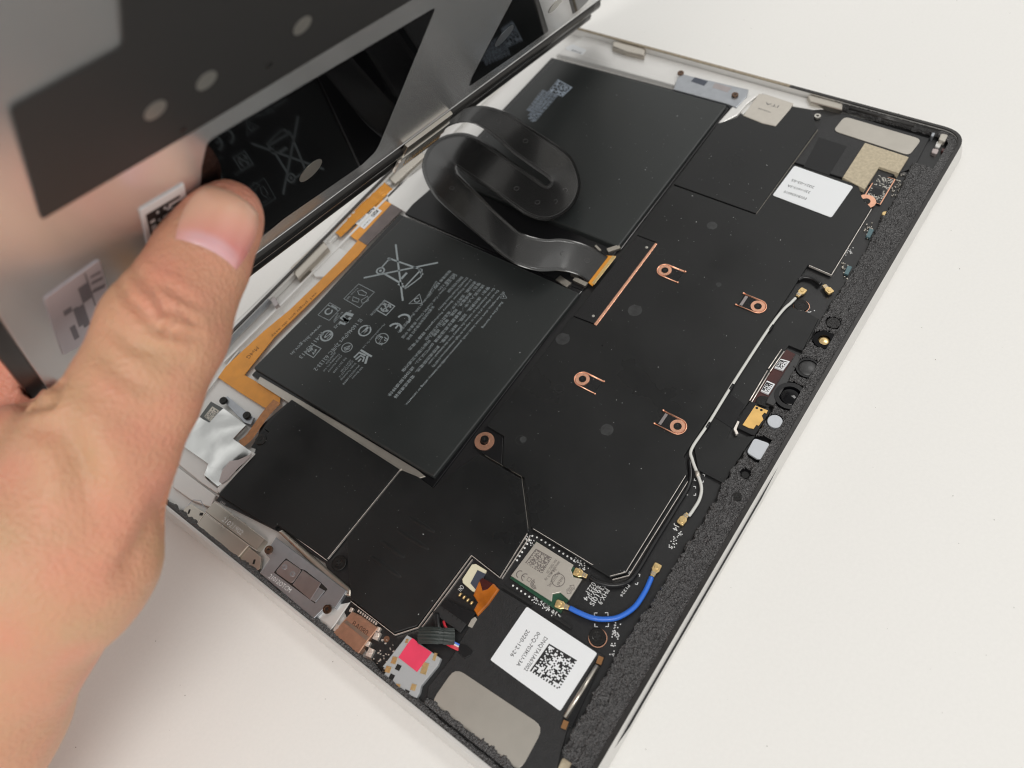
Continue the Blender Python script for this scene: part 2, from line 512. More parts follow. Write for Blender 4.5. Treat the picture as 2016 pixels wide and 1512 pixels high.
# circuit board under everything on the camera side
board_px = [(1413, 243), (1470, 212), (1560, 203), (1600, 206), (1650, 222), (1800, 258), (1872, 278), (1880, 300), (1790, 430), (1500, 980), (1240, 1430), (1150, 1560), (960, 1500), (790, 1375),
            (745, 1318), (690, 1235), (640, 1108), (545, 1045), (425, 985), (502, 890), (512, 840), (574, 786), (855, 950), (1140, 582), (1218, 487)]
board = pslab('circuit_board', board_px, -2.9, 1.2, K['board'], tab, bev=0)
DP = [(574, 786), (787, 924), (643, 1101), (546, 1034), (538, 1042), (430, 975), (505, 885), (530, 850), (518, 843)]
LS = [(822, 938), (853, 961), (875, 942), (943, 894), (1028, 944), (1041, 1046), (984, 1133), (927, 1090), (821, 1232), (776, 1246), (691, 1179), (682, 1060), (790, 925)]
MS = [(1324, 364), (1487, 422), (1560, 322), (1690, 364), (1697, 388), (1715, 409), (1636, 540), (1591, 521), (1539, 602), (1443, 750), (1360, 877), (1346, 899),
      (1354, 933), (1233, 1128), (1201, 1137), (1167, 1116), (1046, 1041), (1032, 940), (990, 917), (992, 858), (958, 838), (1127, 622), (1173, 640), (1293, 477), (1253, 462)]
UP = [(1413, 243), (1463, 227), (1527, 249), (1553, 209), (1597, 217), (1609, 253), (1488, 420), (1326, 362)]
def plate(name, px, z, label, th=1.15, inset=.28):
    s = pslab(name, px, z, th, K['shield'], tab, bev=.22, label=label, rnd=.5, rn=2)
    return s
def edge_wall(parent, px, z, m=None, w=.17, th=.9):
    q = pz(px, z)
    V, Fc = [], []
    for i in range(len(q) - 1):
        a, b = np.array(q[i]), np.array(q[i + 1])
        d = b - a; L = np.linalg.norm(d)
        V1, F1 = box_geo((a + b) / 2, L, w, z - th, z, math.atan2(d[1], d[0]))
        o = len(V); V += V1; Fc += [[k + o for k in f] for f in F1]
    return obj('bare_edge', V, Fc, m or K['edge'], parent)
s_dp = plate('shield_plate', DP, -1.45, 'square black plate at the port end')
s_ls = plate('shield_plate', LS, -1.5, 'six-sided black plate with faint ridges between port end and board')
s_ms = plate('shield_plate', MS, -1.3, 'largest black plate, covering the middle of the board')
s_up = plate('shield_plate', UP, -1.25, 'rectangular black plate next to the upper battery')
# raw metal walls along the plates, coloured pale to put in their glint
edge_wall(s_dp, [(790, 922), (645, 1100)], -1.4)
edge_wall(s_dp, [(548, 1033), (643, 1103)], -1.6)
edge_wall(s_ls, [(1038, 1050), (984, 1137), (928, 1093), (823, 1235), (777, 1250), (690, 1183)], -1.48)
edge_wall(s_ls, [(988, 1139), (1043, 1056)], -1.8)
edge_wall(s_ls, [(930, 1101), (826, 1241)], -2.0)
edge_wall(s_ls, [(955, 896), (1027, 938), (1040, 1040)], -1.46, K['steel'], .1)
edge_wall(s_ms, [(1050, 1041), (1167, 1112)], -1.28)
edge_wall(s_ms, [(1201, 1134), (1232, 1126), (1350, 936)], -1.28)
edge_wall(s_ms, [(1206, 1141), (1238, 1133), (1362, 935)], -1.7)
edge_wall(s_ms, [(1716, 411), (1637, 541), (1593, 522)], -1.28)
edge_wall(s_up, [(1610, 255), (1489, 421)], -1.2, K['steel'], .1)
# faint pressed ridges on the six-sided plate
for i, ((a, b), (c, d)) in enumerate([((745, 1062), (800, 1100)), ((775, 1040), (850, 1085)), ((800, 1015), (860, 1050)), ((722, 1090), (795, 1140))]):
    q = pz([(a, b), (c, d)], -1.4)
    tube('ridge', [(*mid(q[0], q[1], k / 8), -1.48 - 1.9 + .34 * math.sin(math.pi * k / 8) ** .5) for k in range(9)], 1.75, K['shield'], s_ls, 40)
# thinner film right of the main plate, under the white cable
SF = [(1545, 600), (1585, 612), (1612, 628), (1580, 691), (1553, 680), (1538, 702), (1445, 832), (1432, 862), (1488, 858), (1470, 880), (1425, 952), (1374, 925), (1366, 878), (1446, 752)]
side = pslab('side_film', SF, -1.9, .8, K['shield'], tab, bev=.15, label='narrow black film between the white cable and the camera strip')
edge_wall(side, [(1380, 927), (1422, 950)], -2.0, K['steel'], .12)
tape = pslab('black_square_tape', [(1438, 775), (1467, 797), (1441, 843), (1405, 820)], -1.78, .12, K['film'], tab, bev=0)

# batteries
b1 = pslab('battery', [(795, 425), (1142, 577), (854, 940), (498, 724)], -.9, 3.4, K['batt'], tab, bev=1.0, rnd=.8, smooth=False, label='battery printed with rows of small grey text and safety symbols')
b1s = pslab('battery_skirt', [(786, 421), (1147, 572), (852, 961), (495, 738)], -2.2, 2.1, K['film'], b1, bev=.3, rnd=.5)
pslab('foil_strip', [(512, 741), (668, 832), (822, 925), (838, 938), (818, 944), (655, 848), (505, 752)], -1.9, .5, K['battbright'], b1, bev=.2, label='bright foil strip on the port side of the battery')
b2 = pslab('battery', [(1093, 115), (1432, 207), (1218, 486), (870, 345)], -.9, 3.4, K['batt'], tab, bev=1.0, rnd=.8, label='battery at the far side with one blurred block of pale blue print')
b2s = pslab('battery_skirt', [(1086, 113), (1441, 206), (1222, 492), (866, 346)], -2.2, 2.1, K['film'], b2, bev=.3, rnd=.5)
pslab('gap_tape', [(812, 402), (870, 352), (1215, 494), (1146, 572), (797, 420)], -2.05, 1.2, K['plastic'], tab, bev=.2, label='black tape in the gap between the batteries')

# print on the near battery
zt = -.86
def L(*p): return pz(list(p), zt)
T = []
def tl(s, p0, p1, h): T.append(ptext(s, p0, p1, h, zt))
tl('IS 16046(Part 2)/IEC 62133-2', (708, 627), (617, 727), 1.75)
tl('R-41143413', (632, 654), (588, 703), 1.75)
tl('www.bis.gov.in', (630, 639), (571, 696), 1.55)
tl('Do not replace, short circuit, bend, crush, puncture or modify the battery, wiring or connector.', (990, 574), (797, 797), 1.0)
tl('Risk of fire or burning', (987, 594), (948, 645), 1.0)
tl('Do not dispose of in fire or expose to high temperatures (140°F)', (979, 571), (850, 721), 1.0)
tl('Do not disassemble or remove the battery from the backpack cover', (971, 567), (842, 716), 1.0)
tl('警告！請勿更換、短路、彎折、擠壓、刺穿或改裝電池、電線或連接器', (960, 564), (775, 782), 1.05)
tl('請勿丟入火中／或暴露在高溫環境 (60℃以上)，請勿拆解或移除', (950, 560), (763, 778), 1.05)
tl('警告！更換電池、短路、彎折、擠壓，可能引發火災或灼傷', (942, 556), (790, 730), 1.05)
tl('请勿拆解、丢弃于火中／高温处引起火灾或灼伤', (934, 553), (836, 668), 1.05)
tl('Li-ion Polymer Battery Rechargeable 鋰離子電池', (926, 550), (803, 688), 1.0)
tl('DYNM02 Model Name Battery', (918, 546), (862, 610), 1.0)
tl('限制电压 电池组 制造商', (908, 544), (880, 574), 1.0)
tl('Cell origin China / Cell: CosMX China) 原產地 中國', (897, 540), (790, 664), 1.0)
tl('額定電壓 7.57V', (893, 538), (861, 571), 1.0)
tl('限制電壓 8.7V', (884, 532), (853, 566), 1.0)
tl('7.57V ⎓ 5702mAh 43.2Wh (Rated 額定容量)', (863, 556), (783, 654), 1.0)
tl('G16TA047H', (858, 553), (840, 582), .95)
tl('新普科技股份有限公司 製造', (851, 602), (800, 668), 1.0)
tl('Microsoft', (756, 637), (740, 655), .8)
tl('Product Co., Ltd.', (739, 656), (713, 685), .8)
tl('TIS 2217-2548', (680, 703), (655, 733), .8)
tl('China Factory', (671, 699), (645, 732), .8)
tl('Chongqing Co. Ltd', (667, 696), (636, 730), .8)
tl('SDPK7X7X', (659, 693), (640, 716), .8)
tl('IIAI Battery', (712, 722), (692, 745), .8)
tl('XU100232-18058', (706, 718), (674, 756), .8)
tl('Simplo Technology', (699, 714), (670, 748), .8)
tl('ICP5/72/127-2', (693, 710), (667, 742), .8)
tl('1ICP7-5100', (689, 708), (670, 731), .7)
tl('P S', (757, 663), (744, 676), 2.0)
tl('E', (747, 660), (741, 667), 2.0)
tl('5', (648, 652), (636, 664), 2.2)
tl('US', (666, 636), (656, 644), 1.3)
tl('c', (690, 610), (685, 615), 1.3)
tl('E1 62309', (673, 614), (656, 634), .8)
tl('078000', (664, 616), (656, 631), .8)
tl('廢電池請回收', (757, 590), (728, 620), .9)
tl('Li-ion 00', (703, 567), (682, 588), .8)
V, Fc = join_geo(T)
obj('printed_text', V, Fc, K['print'], b1)
def circ(px, r, w, a0=0, a1=360, n=28):
    c = pz([px], zt)[0]
    return ([(c[0] + r * math.cos(math.radians(a0 + (a1 - a0) * k / n)), c[1] + r * math.sin(math.radians(a0 + (a1 - a0) * k / n))) for k in range(n + 1)], w)
def strokes(name, items, parent, m, z):
    V, Fc = join_geo([lines_geo([p], w, z) for p, w in items])
    return obj(name, V, Fc, m, parent)
# crossed-out wheeled bin
it = [(L((779, 481), (793, 592)), .75), (L((716, 547), (862, 517)), .75), (L((767, 509), (830, 531)), .75), (L((767, 509), (751, 527)), .6), (L((757, 539), (793, 560)), .8),
      (L((829, 531), (796, 566)), .65), (L((831, 530), (829, 545), (815, 556), (797, 569)), .5), (L((784, 559), (800, 567)), .9), (L((824, 528), (832, 541)), .9), (L((801, 537), (790, 549)), 1.0),
      (L((764, 508), (769, 512)), .9)]
it.append(circ((749, 533), 1.6, .65)); it.append(circ((749, 533), .3, .6))
strokes('crossed_out_bin_symbol', it, b1, K['print'], zt)
# CE mark: reads towards the port end
def ce(c1, c2, r, w, rot, z):
    out = []
    for c, bar in ((c1, False), (c2, True)):
        q = pz([c], z)[0]
        out.append(([(q[0] + r * math.cos(math.radians(rot + 90 + 180 * k / 20)), q[1] + r * math.sin(math.radians(rot + 90 + 180 * k / 20))) for k in range(21)], w))
        if bar:
            a = math.radians(rot)
            out.append(([(q[0] - r * math.cos(a), q[1] - r * math.sin(a)), (q[0] - .15 * r * math.cos(a), q[1] - .15 * r * math.sin(a))], w * .85))
    return out
it = ce((794, 630), (777, 648), 2.6, .85, 180, zt)
# text runs towards -x, so a C opens towards -x
strokes('conformity_mark', it, b1, K['print'], zt)
SY = [[(L((706, 559), (737, 575), (708, 606), (677, 588), (706, 559)), .3),
      (L((704, 573), (712, 571), (722, 577), (719, 582), (707, 580), (704, 573)), .3), (L((724, 583), (725, 592), (713, 597), (711, 591), (724, 583)), .3), (L((695, 584), (694, 592), (705, 595), (707, 589), (695, 584)), .3),
      ], [(L((757, 591), (777, 603), (760, 621), (741, 610), (757, 591)), .6), (L((752, 611), (768, 601)), .5), (L((757, 599), (762, 612)), .5), (L((750, 606), (752, 611), (757, 613)), .7), (L((763, 600), (768, 601), (769, 606)), .7),
      (L((754, 600), (757, 598), (761, 600)), .7), (L((758, 612), (762, 613), (764, 610)), .7),
      ], [(L((826, 579), (831, 597), (805, 598), (826, 579)), .45), ], [(L((649, 596), (670, 608), (648, 631), (626, 620), (649, 596)), .3), (L((645, 600), (667, 612)), .3), (L((652, 602), (663, 608)), .8),
      ], [(L((618, 679), (632, 686), (617, 704), (600, 694), (618, 679)), .45), (L((607, 693), (613, 685), (618, 697), (622, 688)), .9), (L((609, 688), (621, 694)), .7),
      ], [(L((686, 633), (672, 625), (682, 617), (695, 621)), 1.5), (L((668, 634), (678, 638), (690, 625)), 1.2), (L((676, 624), (684, 636)), 1.2),
      ], [(L((711, 658), (728, 641)), 1.0), (L((711, 658), (723, 650)), .8),
      ], [(L((710, 689), (732, 702)), .8), (L((724, 700), (719, 716)), .9), (L((697, 704), (707, 694), (720, 700)), .8), (L((700, 708), (710, 700), (717, 704), (714, 712)), .7), (L((705, 712), (711, 706)), .7),
      ], [(L((677, 685), (690, 680), (688, 687), (679, 690), (677, 685)), .3), (L((677, 685), (688, 687)), .3), (L((690, 680), (679, 690)), .3),
      ], [(L((992, 578), (998, 587), (985, 587), (992, 578)), .25), (L((991, 582), (992, 585)), .3)]]
SY[6].append(circ((718, 651), 2.4, .6)); SY[8].append(circ((683, 684), 2.1, .3)); SY[3].append(circ((647, 613), 1.4, .6, 30, 330)); SY[2].append(circ((821, 591), 1.0, .35, 0, 300))
SY += [[circ((643, 661), 2.35, .7)], [circ((752, 667), 2.5, .3)]]
for it in SY: strokes('safety_symbol', it, b1, K['print'], zt)
# print on the far battery
T = []
z2 = -.86
def blk(p0, p1, q0, q1, rows, seed, name, m):
    rnd = random.Random(seed)
    T = []
    for i in range(rows):
        t = (i + .5) / rows
        a = (p0[0] * (1 - t) + q0[0] * t, p0[1] * (1 - t) + q0[1] * t); b = (p1[0] * (1 - t) + q1[0] * t, p1[1] * (1 - t) + q1[1] * t)
        s = ['請勿更換電池或短路', '警告請勿拆解電池組', 'Li-ion Battery Pack', '額定電壓額定容量', 'Rechargeable 7.57V'][i % 5]
        e = 1 - .25 * rnd.random()
        b = (a[0] + (b[0] - a[0]) * e, a[1] + (b[1] - a[1]) * e)
        T.append(ptext(s, a, b, 1.3, z2))
    V, Fc = join_geo(T)
    obj(name, V, Fc, m, b2)
blk((1096, 186), (1046, 243), (1066, 176), (1028, 226), 9, 4, 'printed_text', K['printblue'])
V, Fc = matrix_geo([(1127, 172), (1107, 191), (1078, 181), (1098, 156)], 16, z2, 5)
obj('printed_code_block', V, Fc, K['printblue'], b2)

# ------------------------------------------------------------------ screws
def make_screw(r, h, m, hexa=False):
    """head with a domed edge and a recessed cross, built at the origin; returns mesh with two materials"""
    V, Fc, mi = [], [], []
    n = 24
    prof = [(r, 0), (r, h * .7), (r * .93, h), (r * .55, h)]
    for rr_, z in prof:
        for k in range(n):
            a = 2 * math.pi * k / n
            V.append((rr_ * math.cos(a), rr_ * math.sin(a), z))
    for i in range(len(prof) - 1):
        for k in range(n):
            Fc.append([i * n + k, i * n + (k + 1) % n, (i + 1) * n + (k + 1) % n, (i + 1) * n + k]); mi.append(0)
    o = len(V)
    for k in range(n):
        a = 2 * math.pi * k / n
        V.append((r * .5 * math.cos(a), r * .5 * math.sin(a), h * .92))
    base = (len(prof) - 1) * n
    for k in range(n): Fc.append([base + k, base + (k + 1) % n, o + (k + 1) % n, o + k]); mi.append(0)
    Fc.append([o + k for k in range(n)]); mi.append(0)
    for ang in (0, math.pi / 2):
        v, f = box_geo((0, 0), r * .78, r * .2, h * .93, h * .97, ang + .5)
        o = len(V); V += [tuple(q) for q in v]; Fc += [[i + o for i in q] for q in f]; mi += [1] * len(f)
    v = [(r * .2 * math.cos(2 * math.pi * k / 10), r * .2 * math.sin(2 * math.pi * k / 10), h * .985) for k in range(10)]
    o = len(V); V += v; Fc.append([o + k for k in range(10)]); mi.append(1)
    me = bpy.data.meshes.new('screw')
    me.from_pydata([(a * .001, b * .001, c * .001) for a, b, c in V], [], Fc)
    me.materials.append(m); me.materials.append(K['recess'])
    me.polygons.foreach_set('material_index', mi)
    me.update()
    return me
def put(name, me, px, z, parent, rot=0, label=None, xy=None):
    c = xy or pz([px], z)[0]
    o = bpy.data.objects.new(name, me); COL.objects.link(o); o.parent = parent
    r0 = ROOT[rootof(parent).name]
    o.location = ((c[0] - r0[0]) * .001, (c[1] - r0[1]) * .001, (z - r0[2]) * .001)
    o.rotation_euler[2] = rot
    if label: o['label'] = label
    return o
sm = make_screw(1.35, .5, K['screw']); lg = make_screw(2.5, .5, K['screw']); sb = make_screw(1.45, .7, K['screwbrown']); tiny = make_screw(1.5, 1.0, K['screw'])
def ring_mesh(ro, ri, z0, z1, m, n=28):
    V, Fc = [], []
    for k in range(n):
        a = 2 * math.pi * k / n
        for r_, z in ((ro, z0), (ro, z1), (ri, z1), (ri, z0)): V.append((r_ * math.cos(a) * .001, r_ * math.sin(a) * .001, z * .001))
    for k in range(n):
        j = (k + 1) % n
        for q in range(3): Fc.append([k * 4 + q, j * 4 + q, j * 4 + q + 1, k * 4 + q + 1])
    me = bpy.data.meshes.new('ring'); me.from_pydata(V, [], Fc); me.materials.append(m)
    me.polygons.foreach_set('use_smooth', [False] * len(me.polygons)); me.update()
    return me
washer = ring_mesh(2.5, 1.35, 0, .35, K['copper'])
wide = ring_mesh(3.5, 1.5, 0, .25, K['copper'])
# U-shaped copper spring clip opening towards local +y
def clip_mesh():
    g = []
    for rad, th, z in ((2.9, .24, .25), (2.7, .14, .1)):
        pts = [(-rad, 6.9 if rad > 2.6 else 6, z)] + [(rad * math.cos(a), rad * math.sin(a), z) for a in np.linspace(math.pi, 2 * math.pi, 16)] + [(rad, 6.9 if rad > 2.6 else 6, z)]
        g.append(tube_geo(pts, th, 6))
    for s in (-1, 1):
        g.append(tube_geo([(s * 2.9, 6.7, .3), (s * 2.9, 7.3, .3)], .36, 8))
    V, Fc = join_geo(g)
    me = bpy.data.meshes.new('spring_clip'); me.from_pydata([tuple(np.array(v) * .001) for v in V], [], Fc); me.materials.append(K['copper'])
    me.polygons.foreach_set('use_smooth', [True] * len(me.polygons)); me.update()
    return me
clipm = clip_mesh()
barv, barf = box_geo((0, 0), 4.6, 1.0, 0, .14)
barm = bpy.data.meshes.new('clip_bar'); barm.from_pydata([tuple(np.array(v) * .001) for v in barv], [], barf)
barm.materials.append(K['slider'])
for px, flip, bright in (((1309, 533), 1, 0), ((1147, 747), 1, 0), ((1492, 604), 0, 1), ((1334, 840), 0, 1)):
    rt = math.pi if flip else 0
    c = pz([px], -1.2)[0]
    well = slab('clip_well', [(c[0] + x, c[1] + (-y if flip else y)) for x, y in ((-2.7, -1), (2.7, -1), (2.7, 6.6), (-2.7, 6.6))], -1.24, .1, K['film'], s_ms, bev=0)
    put('spring_clip', clipm, px, -1.3, s_ms, rt)
    put('washer', washer, px, -1.2, s_ms)
    put('screw', sm, px, -1.15, s_ms, random.random())
    q = (c[0], c[1] + (-5.4 if flip else 5.4))
    if bright: put('clip_bar', barm, None, -1.12, s_ms, 0, xy=q)
ww = pslab('screw_tab', [(958, 838), (990, 856), (988, 915), (950, 893), (932, 880)], -2.2, .6, K['plastic'], tab, bev=.1)
put('washer', wide, (954, 869), -2.1, tab, label='wide copper washer by the battery corner')
put('screw', tiny, (955, 867), -2.0, tab)
put('washer', wide, (1705, 397), -1.9, tab, label='copper washer beside the small chip board')
put('screw', sm, (1706, 397), -1.8, tab, .4)
for px, z in (((1577, 602), -2.3), ((1176, 1254), -2.4), ((668, 1109), -2.4)):
    put('screw', lg, px, z, tab, random.random(), label={1577: 'flat black screw by the gold cable plug', 1176: 'flat black screw below the blue cable', 668: 'flat black screw beside the zinc bracket'}[px[0]])
wr = ring_mesh(2.75, 2.52, 0, .1, K['copper'])
put('washer', wr, (1177, 1256), -2.45, tab); put('washer', wr, (1578, 603), -2.4, tab)

smg = mat('smudge', (.030, .031, .032), .55, var=.3, scale=500)
for (px, r_) in (((1250, 611), 2.6), ((1108, 667), 2.6), ((1195, 846), 2.2), ((1402, 444), 2.0), ((1030, 865), 1.2), ((1415, 560), 1.0)):
    c = pz([px], -1.28)[0]
    slab('smudge', [(c[0] + x * (1 + .2 * noise.noise((x, y, 1))), c[1] + y) for x, y in disc_pts((0, 0), r_, 18)], -1.28, .05, smg, s_ms, bev=0)
# ------------------------------------------------------------------ connector cover with copper line
cc = pslab('connector_cover', [(1254, 464), (1291, 478), (1172, 638), (1129, 622)], -1.0, .8, K['film'], tab, bev=.12, label='narrow glossy black cover over the ribbon socket')
pslab('copper_line', [(1290, 478), (1294, 480), (1174, 641), (1169, 638)], -.9, .5, K['copper'], cc, bev=.1)
for px in ((1273, 487), (1168, 622)):
    c = pz([px], -.95)[0]
    slab('rivet', disc_pts(c, .55, 12), -.8, .3, K['hole'], cc, bev=.15)
pslab('flex_tongue', [(1193, 503), (1212, 504), (1166, 563), (1157, 555)], -.9, .3, K['kapton'], tab, bev=0, label='orange flex end of the ribbon cable under its cover')
pslab('flex_fold', [(1206, 503), (1213, 505), (1170, 560), (1165, 557)], -.82, .2, K['gold'], tab, bev=.05)
g = []
for a, b, w, h in (((1125, 536), (1140, 543), 1.6, 1.6), ((1098, 545), (1120, 560), 2.6, .8), ((1130, 548), (1155, 560), 1.8, 1.2), ((1172, 482), (1182, 492), .9, .9), ((1196, 492), (1220, 484), 2.0, 1.0)):
    q = pz([a, b], -.8); d = np.array(q[1]) - np.array(q[0])
    g.append(box_geo(mid(q[0], q[1], .5), np.linalg.norm(d), w, -2, -2 + h, math.atan2(d[1], d[0])))
V, Fc = join_geo(g)
obj('latch', V, Fc, K['steel'], tab, label='bare metal latch pieces at the end of the ribbon cable')
# ------------------------------------------------------------------ rear (display hinge side) of the tray
V, Fc = [], []
ledge = pslab('tray_rail', [(1045, 62), (1035, 75), (430, 690), (352, 800), (335, 800), (412, 683), (530, 570), (1022, 52)], -1.1, 2.4, K['case'], tab, bev=.3, label='raised rail along the rear edge of the tray')
for a, b, w, zt_ in (((1000, 150), (440, 712), 1.0, -2.6), ((760, 345), (455, 640), .8, -1.0), ((470, 690), (352, 838), .7, -3.2)):
    q = pz([a, b], zt_)
    d = np.array(q[1]) - np.array(q[0])
    V1, F1 = box_geo(mid(q[0], q[1], .5), np.linalg.norm(d), w, -4.2, zt_, math.atan2(d[1], d[0]))
    obj('tray_rib', V1, F1, K['silver'], tab)
def bar3(name, px, z0, z1, m, label=None, bev=.2, parent=tab):
    return pslab(name, px, z1, z1 - z0, m, parent, bev=bev, label=label)
bar3('magnet', [(571, 526), (632, 468), (646, 487), (586, 548)], -3.6, -.5, K['steel'], 'long steel magnet on the rear rail nearest the thumb', .7)
bar3('magnet', [(762, 348), (824, 292), (838, 306), (778, 362)], -3.6, -1.2, K['steel'], 'long steel magnet on the rear rail below the display connector', .5)
slot = bar3('slot', [(412, 690), (522, 584), (531, 590), (420, 702)], -3, -.98, K['zinc'], 'bright slot in the rear rail', .1)
bar3('tray_tab', [(533, 590), (540, 584), (548, 598), (541, 604)], -3, -.9, K['slider'], None, .1)
bar3('tray_block', [(590, 500), (640, 470), (690, 500), (655, 545), (620, 545)], -4.2, -3.0, K['silver'], None, .3)
bar3('tray_block', [(835, 385), (855, 393), (815, 427), (765, 398), (760, 380), (830, 330), (905, 262), (950, 275)], -4.2, -2.6, K['silver'], 'pale metal shelf under the left loop of the ribbon cable', .4)
for px in ((648, 467), (765, 353)):
    c = pz([px], -2.4)[0]
    slab('rivet_seat', [(c[0] - 2.6, c[1] - 2.4), (c[0] + 2.6, c[1] - 2.4), (c[0] + 2.6, c[1] + 2.4), (c[0] - 2.6, c[1] + 2.4)], -2.5, 1.5, K['silver'], tab, bev=.3)
    slab('rivet', disc_pts(c, 1.25, 16), -2.2, .4, mat('steel_rivet', (.42, .50, .55), .3, metal=.8), tab, bev=.25)
# orange flex with its label, and the shiny folded flex at the rim
flex_px = [(752, 392), (771, 401), (705, 472), (722, 483), (705, 503), (662, 545), (600, 606), (540, 664), (481, 738), (517, 758), (552, 783), (550, 797), (533, 808), (516, 800),
           (470, 771), (429, 743), (444, 722), (478, 690), (520, 651), (570, 610), (622, 560), (668, 514), (690, 490), (704, 474), (686, 462), (694, 452)]
flex = pslab('orange_flex', flex_px, -2.9, .25, K['kapton'], tab, bev=.05, label='long orange flex strip running beside the printed battery')
pts = [pz([p], -2.6)[0] for p in ((545, 790), (524, 815), (508, 838), (490, 862), (473, 874))]
sp_ = spline([(*p, z) for p, z in zip(pts, (-2.7, -2.4, -2.3, -2.5, -2.8))], 6)
V, Fc = [], []
for i, p in enumerate(sp_):
    t = sp_[min(i + 1, len(sp_) - 1)] - sp_[max(i - 1, 0)]; t /= np.linalg.norm(t); n_ = np.array([-t[1], t[0], 0]); w = 1.9 - .2 * math.sin(i / len(sp_) * 3)
    V += [p + n_ * w, p - n_ * w]
for i in range(len(sp_) - 1): Fc.append([2 * i, 2 * i + 1, 2 * i + 3, 2 * i + 2])
obj('copper_flex', V, Fc, mat('copper_flex_film', (.42, .17, .05), .3, metal=.3, var=.2, scale=700, coat=.5), tab, True, label='short copper coloured flex into the folded metal module')
T = [ptext('ve1 pogo pin db assy', (622, 575), (533, 662), 1.2, -2.86), ptext('Mv4G', (505, 682), (484, 703), 1.8, -2.86)]
V, Fc = join_geo(T)
obj('printed_text', V, Fc, mat('brown_print', (.22, .09, .02), .6), flex)
lb = pslab('label', [(733, 404), (752, 415), (717, 451), (697, 438)], -2.78, .12, K['white'], tab, bev=0, label='small white code label on the orange flex')
V, Fc = matrix_geo([(733, 408), (746, 416), (735, 428), (722, 420)], 12, -2.75, 8)
obj('printed_code', V, Fc, K['ink'], lb)
V, Fc = join_geo([ptext('A32S10802', (719, 423), (703, 438), .7, -2.75), ptext('X0017 01', (724, 427), (708, 442), .7, -2.75), ptext('2L08 4M', (728, 431), (714, 445), .7, -2.75)])
obj('printed_text', V, Fc, K['ink'], lb)
pslab('taupe_tape', [(771, 402), (793, 412), (727, 478), (723, 483), (705, 472)], -2.75, .2, K['taupe'], tab, bev=.05, label='taupe tape patch beside the orange flex label')
# crumpled shiny flex: a rumpled sheet
a0, a1 = pz([(655, 455), (758, 362)], -1.6)
V, Fc = [], []
nu, nv = 26, 7
dv = np.array([a1[0] - a0[0], a1[1] - a0[1]]); dl = np.linalg.norm(dv); dv /= dl; dn = np.array([dv[1], -dv[0]])
for i in range(nu + 1):
    for j in range(nv + 1):
        s, t = i / nu * dl, j / nv * 4.6
        q = np.array(a0) + dv * s + dn * t
        V.append(TF(q[0], q[1], -1.0 - .35 * t + .5 * noise.noise((s * .5, t * .8, 3)) + .25 * abs(noise.noise((s * 1.3, t * 1.1, 9)))))
for i in range(nu):
    for j in range(nv):
        o = i * (nv + 1) + j; Fc.append([o, o + nv + 1, o + nv + 2, o + 1])
obj('shiny_flex', V, Fc, mat('shiny_orange_film', (.80, .33, .03), .12, metal=.5, coat=1, bump=.3, bscale=500), tab, True, label='crumpled shiny orange film along the rear rim')

# folded metal module at the corner near the hand
mod = pslab('folded_foil_module', [(440, 804), (484, 837), (459, 864), (499, 892), (470, 925), (430, 958), (402, 935), (410, 913), (350, 871), (392, 822), (413, 833)], -2.0, 1.7, K['foil'], tab, bev=.3,
            label='crumpled silver foil module with a tiny code chip')
foil_px = [(440, 804), (484, 837), (459, 864), (499, 892), (470, 925), (430, 958), (402, 935), (410, 913), (350, 871), (392, 822), (413, 833)]
fp = pz(foil_px, -1.4)
bmf = bmesh.new(); bmf.faces.new([bmf.verts.new((x, y, 0)) for x, y in fp])
bmesh.ops.triangulate(bmf, faces=bmf.faces)
bmesh.ops.subdivide_edges(bmf, edges=bmf.edges, cuts=5, use_grid_fill=True)
bmf.verts.index_update()
def fold(x, y):
    a = abs(noise.noise((x * .16, y * .16, 2.0))) * 2.4 + abs(noise.noise((x * .34 + y * .1, y * .3, 7.0))) * .9
    return a
V = [TF(v.co.x, v.co.y, -1.5 + fold(v.co.x * .6, v.co.y * .6) * .42) for v in bmf.verts]
obj('foil_sheet', V, [[v.index for v in f.verts] for f in bmf.faces], K['foil'], mod, True)
bmf.free()
pslab('module_tray', [(345, 880), (355, 866), (415, 915), (404, 940), (431, 962), (428, 972), (395, 950), (340, 905)], -2.4, 1.5, K['silver'], mod, bev=.3)
chip = pslab('code_chip', [(415, 790), (440, 804), (413, 835), (393, 820)], -1.3, 1.0, mat('chip_grey', (.10, .11, .11), .4), mod, bev=.15)
V, Fc = matrix_geo([(418, 800), (432, 809), (414, 830), (402, 820)], 12, -1.27, 9)
obj('printed_code', V, Fc, K['steel'], chip)
pslab('bare_patch', [(496, 893), (470, 905), (452, 908), (438, 925), (431, 948), (436, 952), (447, 945), (468, 922), (490, 902)], -.75, .1, K['foilpink'], mod, bev=0)
pslab('module_wall', [(430, 970), (426, 962), (495, 888), (503, 893)], -1.2, 1.8, K['silver'], mod, bev=.35)
pslab('screw_strap', [(436, 785), (448, 780), (500, 822), (494, 836), (480, 832)], -2.3, .9, K['zinc'], mod, bev=.2)
put('screw', tiny, (441, 790), -2.2, tab, .3); put('screw', tiny, (487, 819), -2.2, tab, .9)
pslab('screw_plate', [(518, 846), (536, 856), (512, 886), (494, 880)], -1.55, .6, K['plastic'], tab, bev=.1)
put('screw', make_screw(2.1, .35, K['screw']), (514, 866), -1.5, tab, .5, label='flat black screw beside the orange flex')
pslab('tray_step', [(345, 915), (425, 975), (415, 1000), (375, 985), (340, 960)], -2.9, 1.3, K['silver'], tab, bev=.4)
V, Fc = join_geo([lines_geo([pz([(370, 995), (380, 984), (395, 985), (402, 1000)], -2.8)], .3, -2.86)])
obj('pressed_arc', V, Fc, K['zinc'], tab)

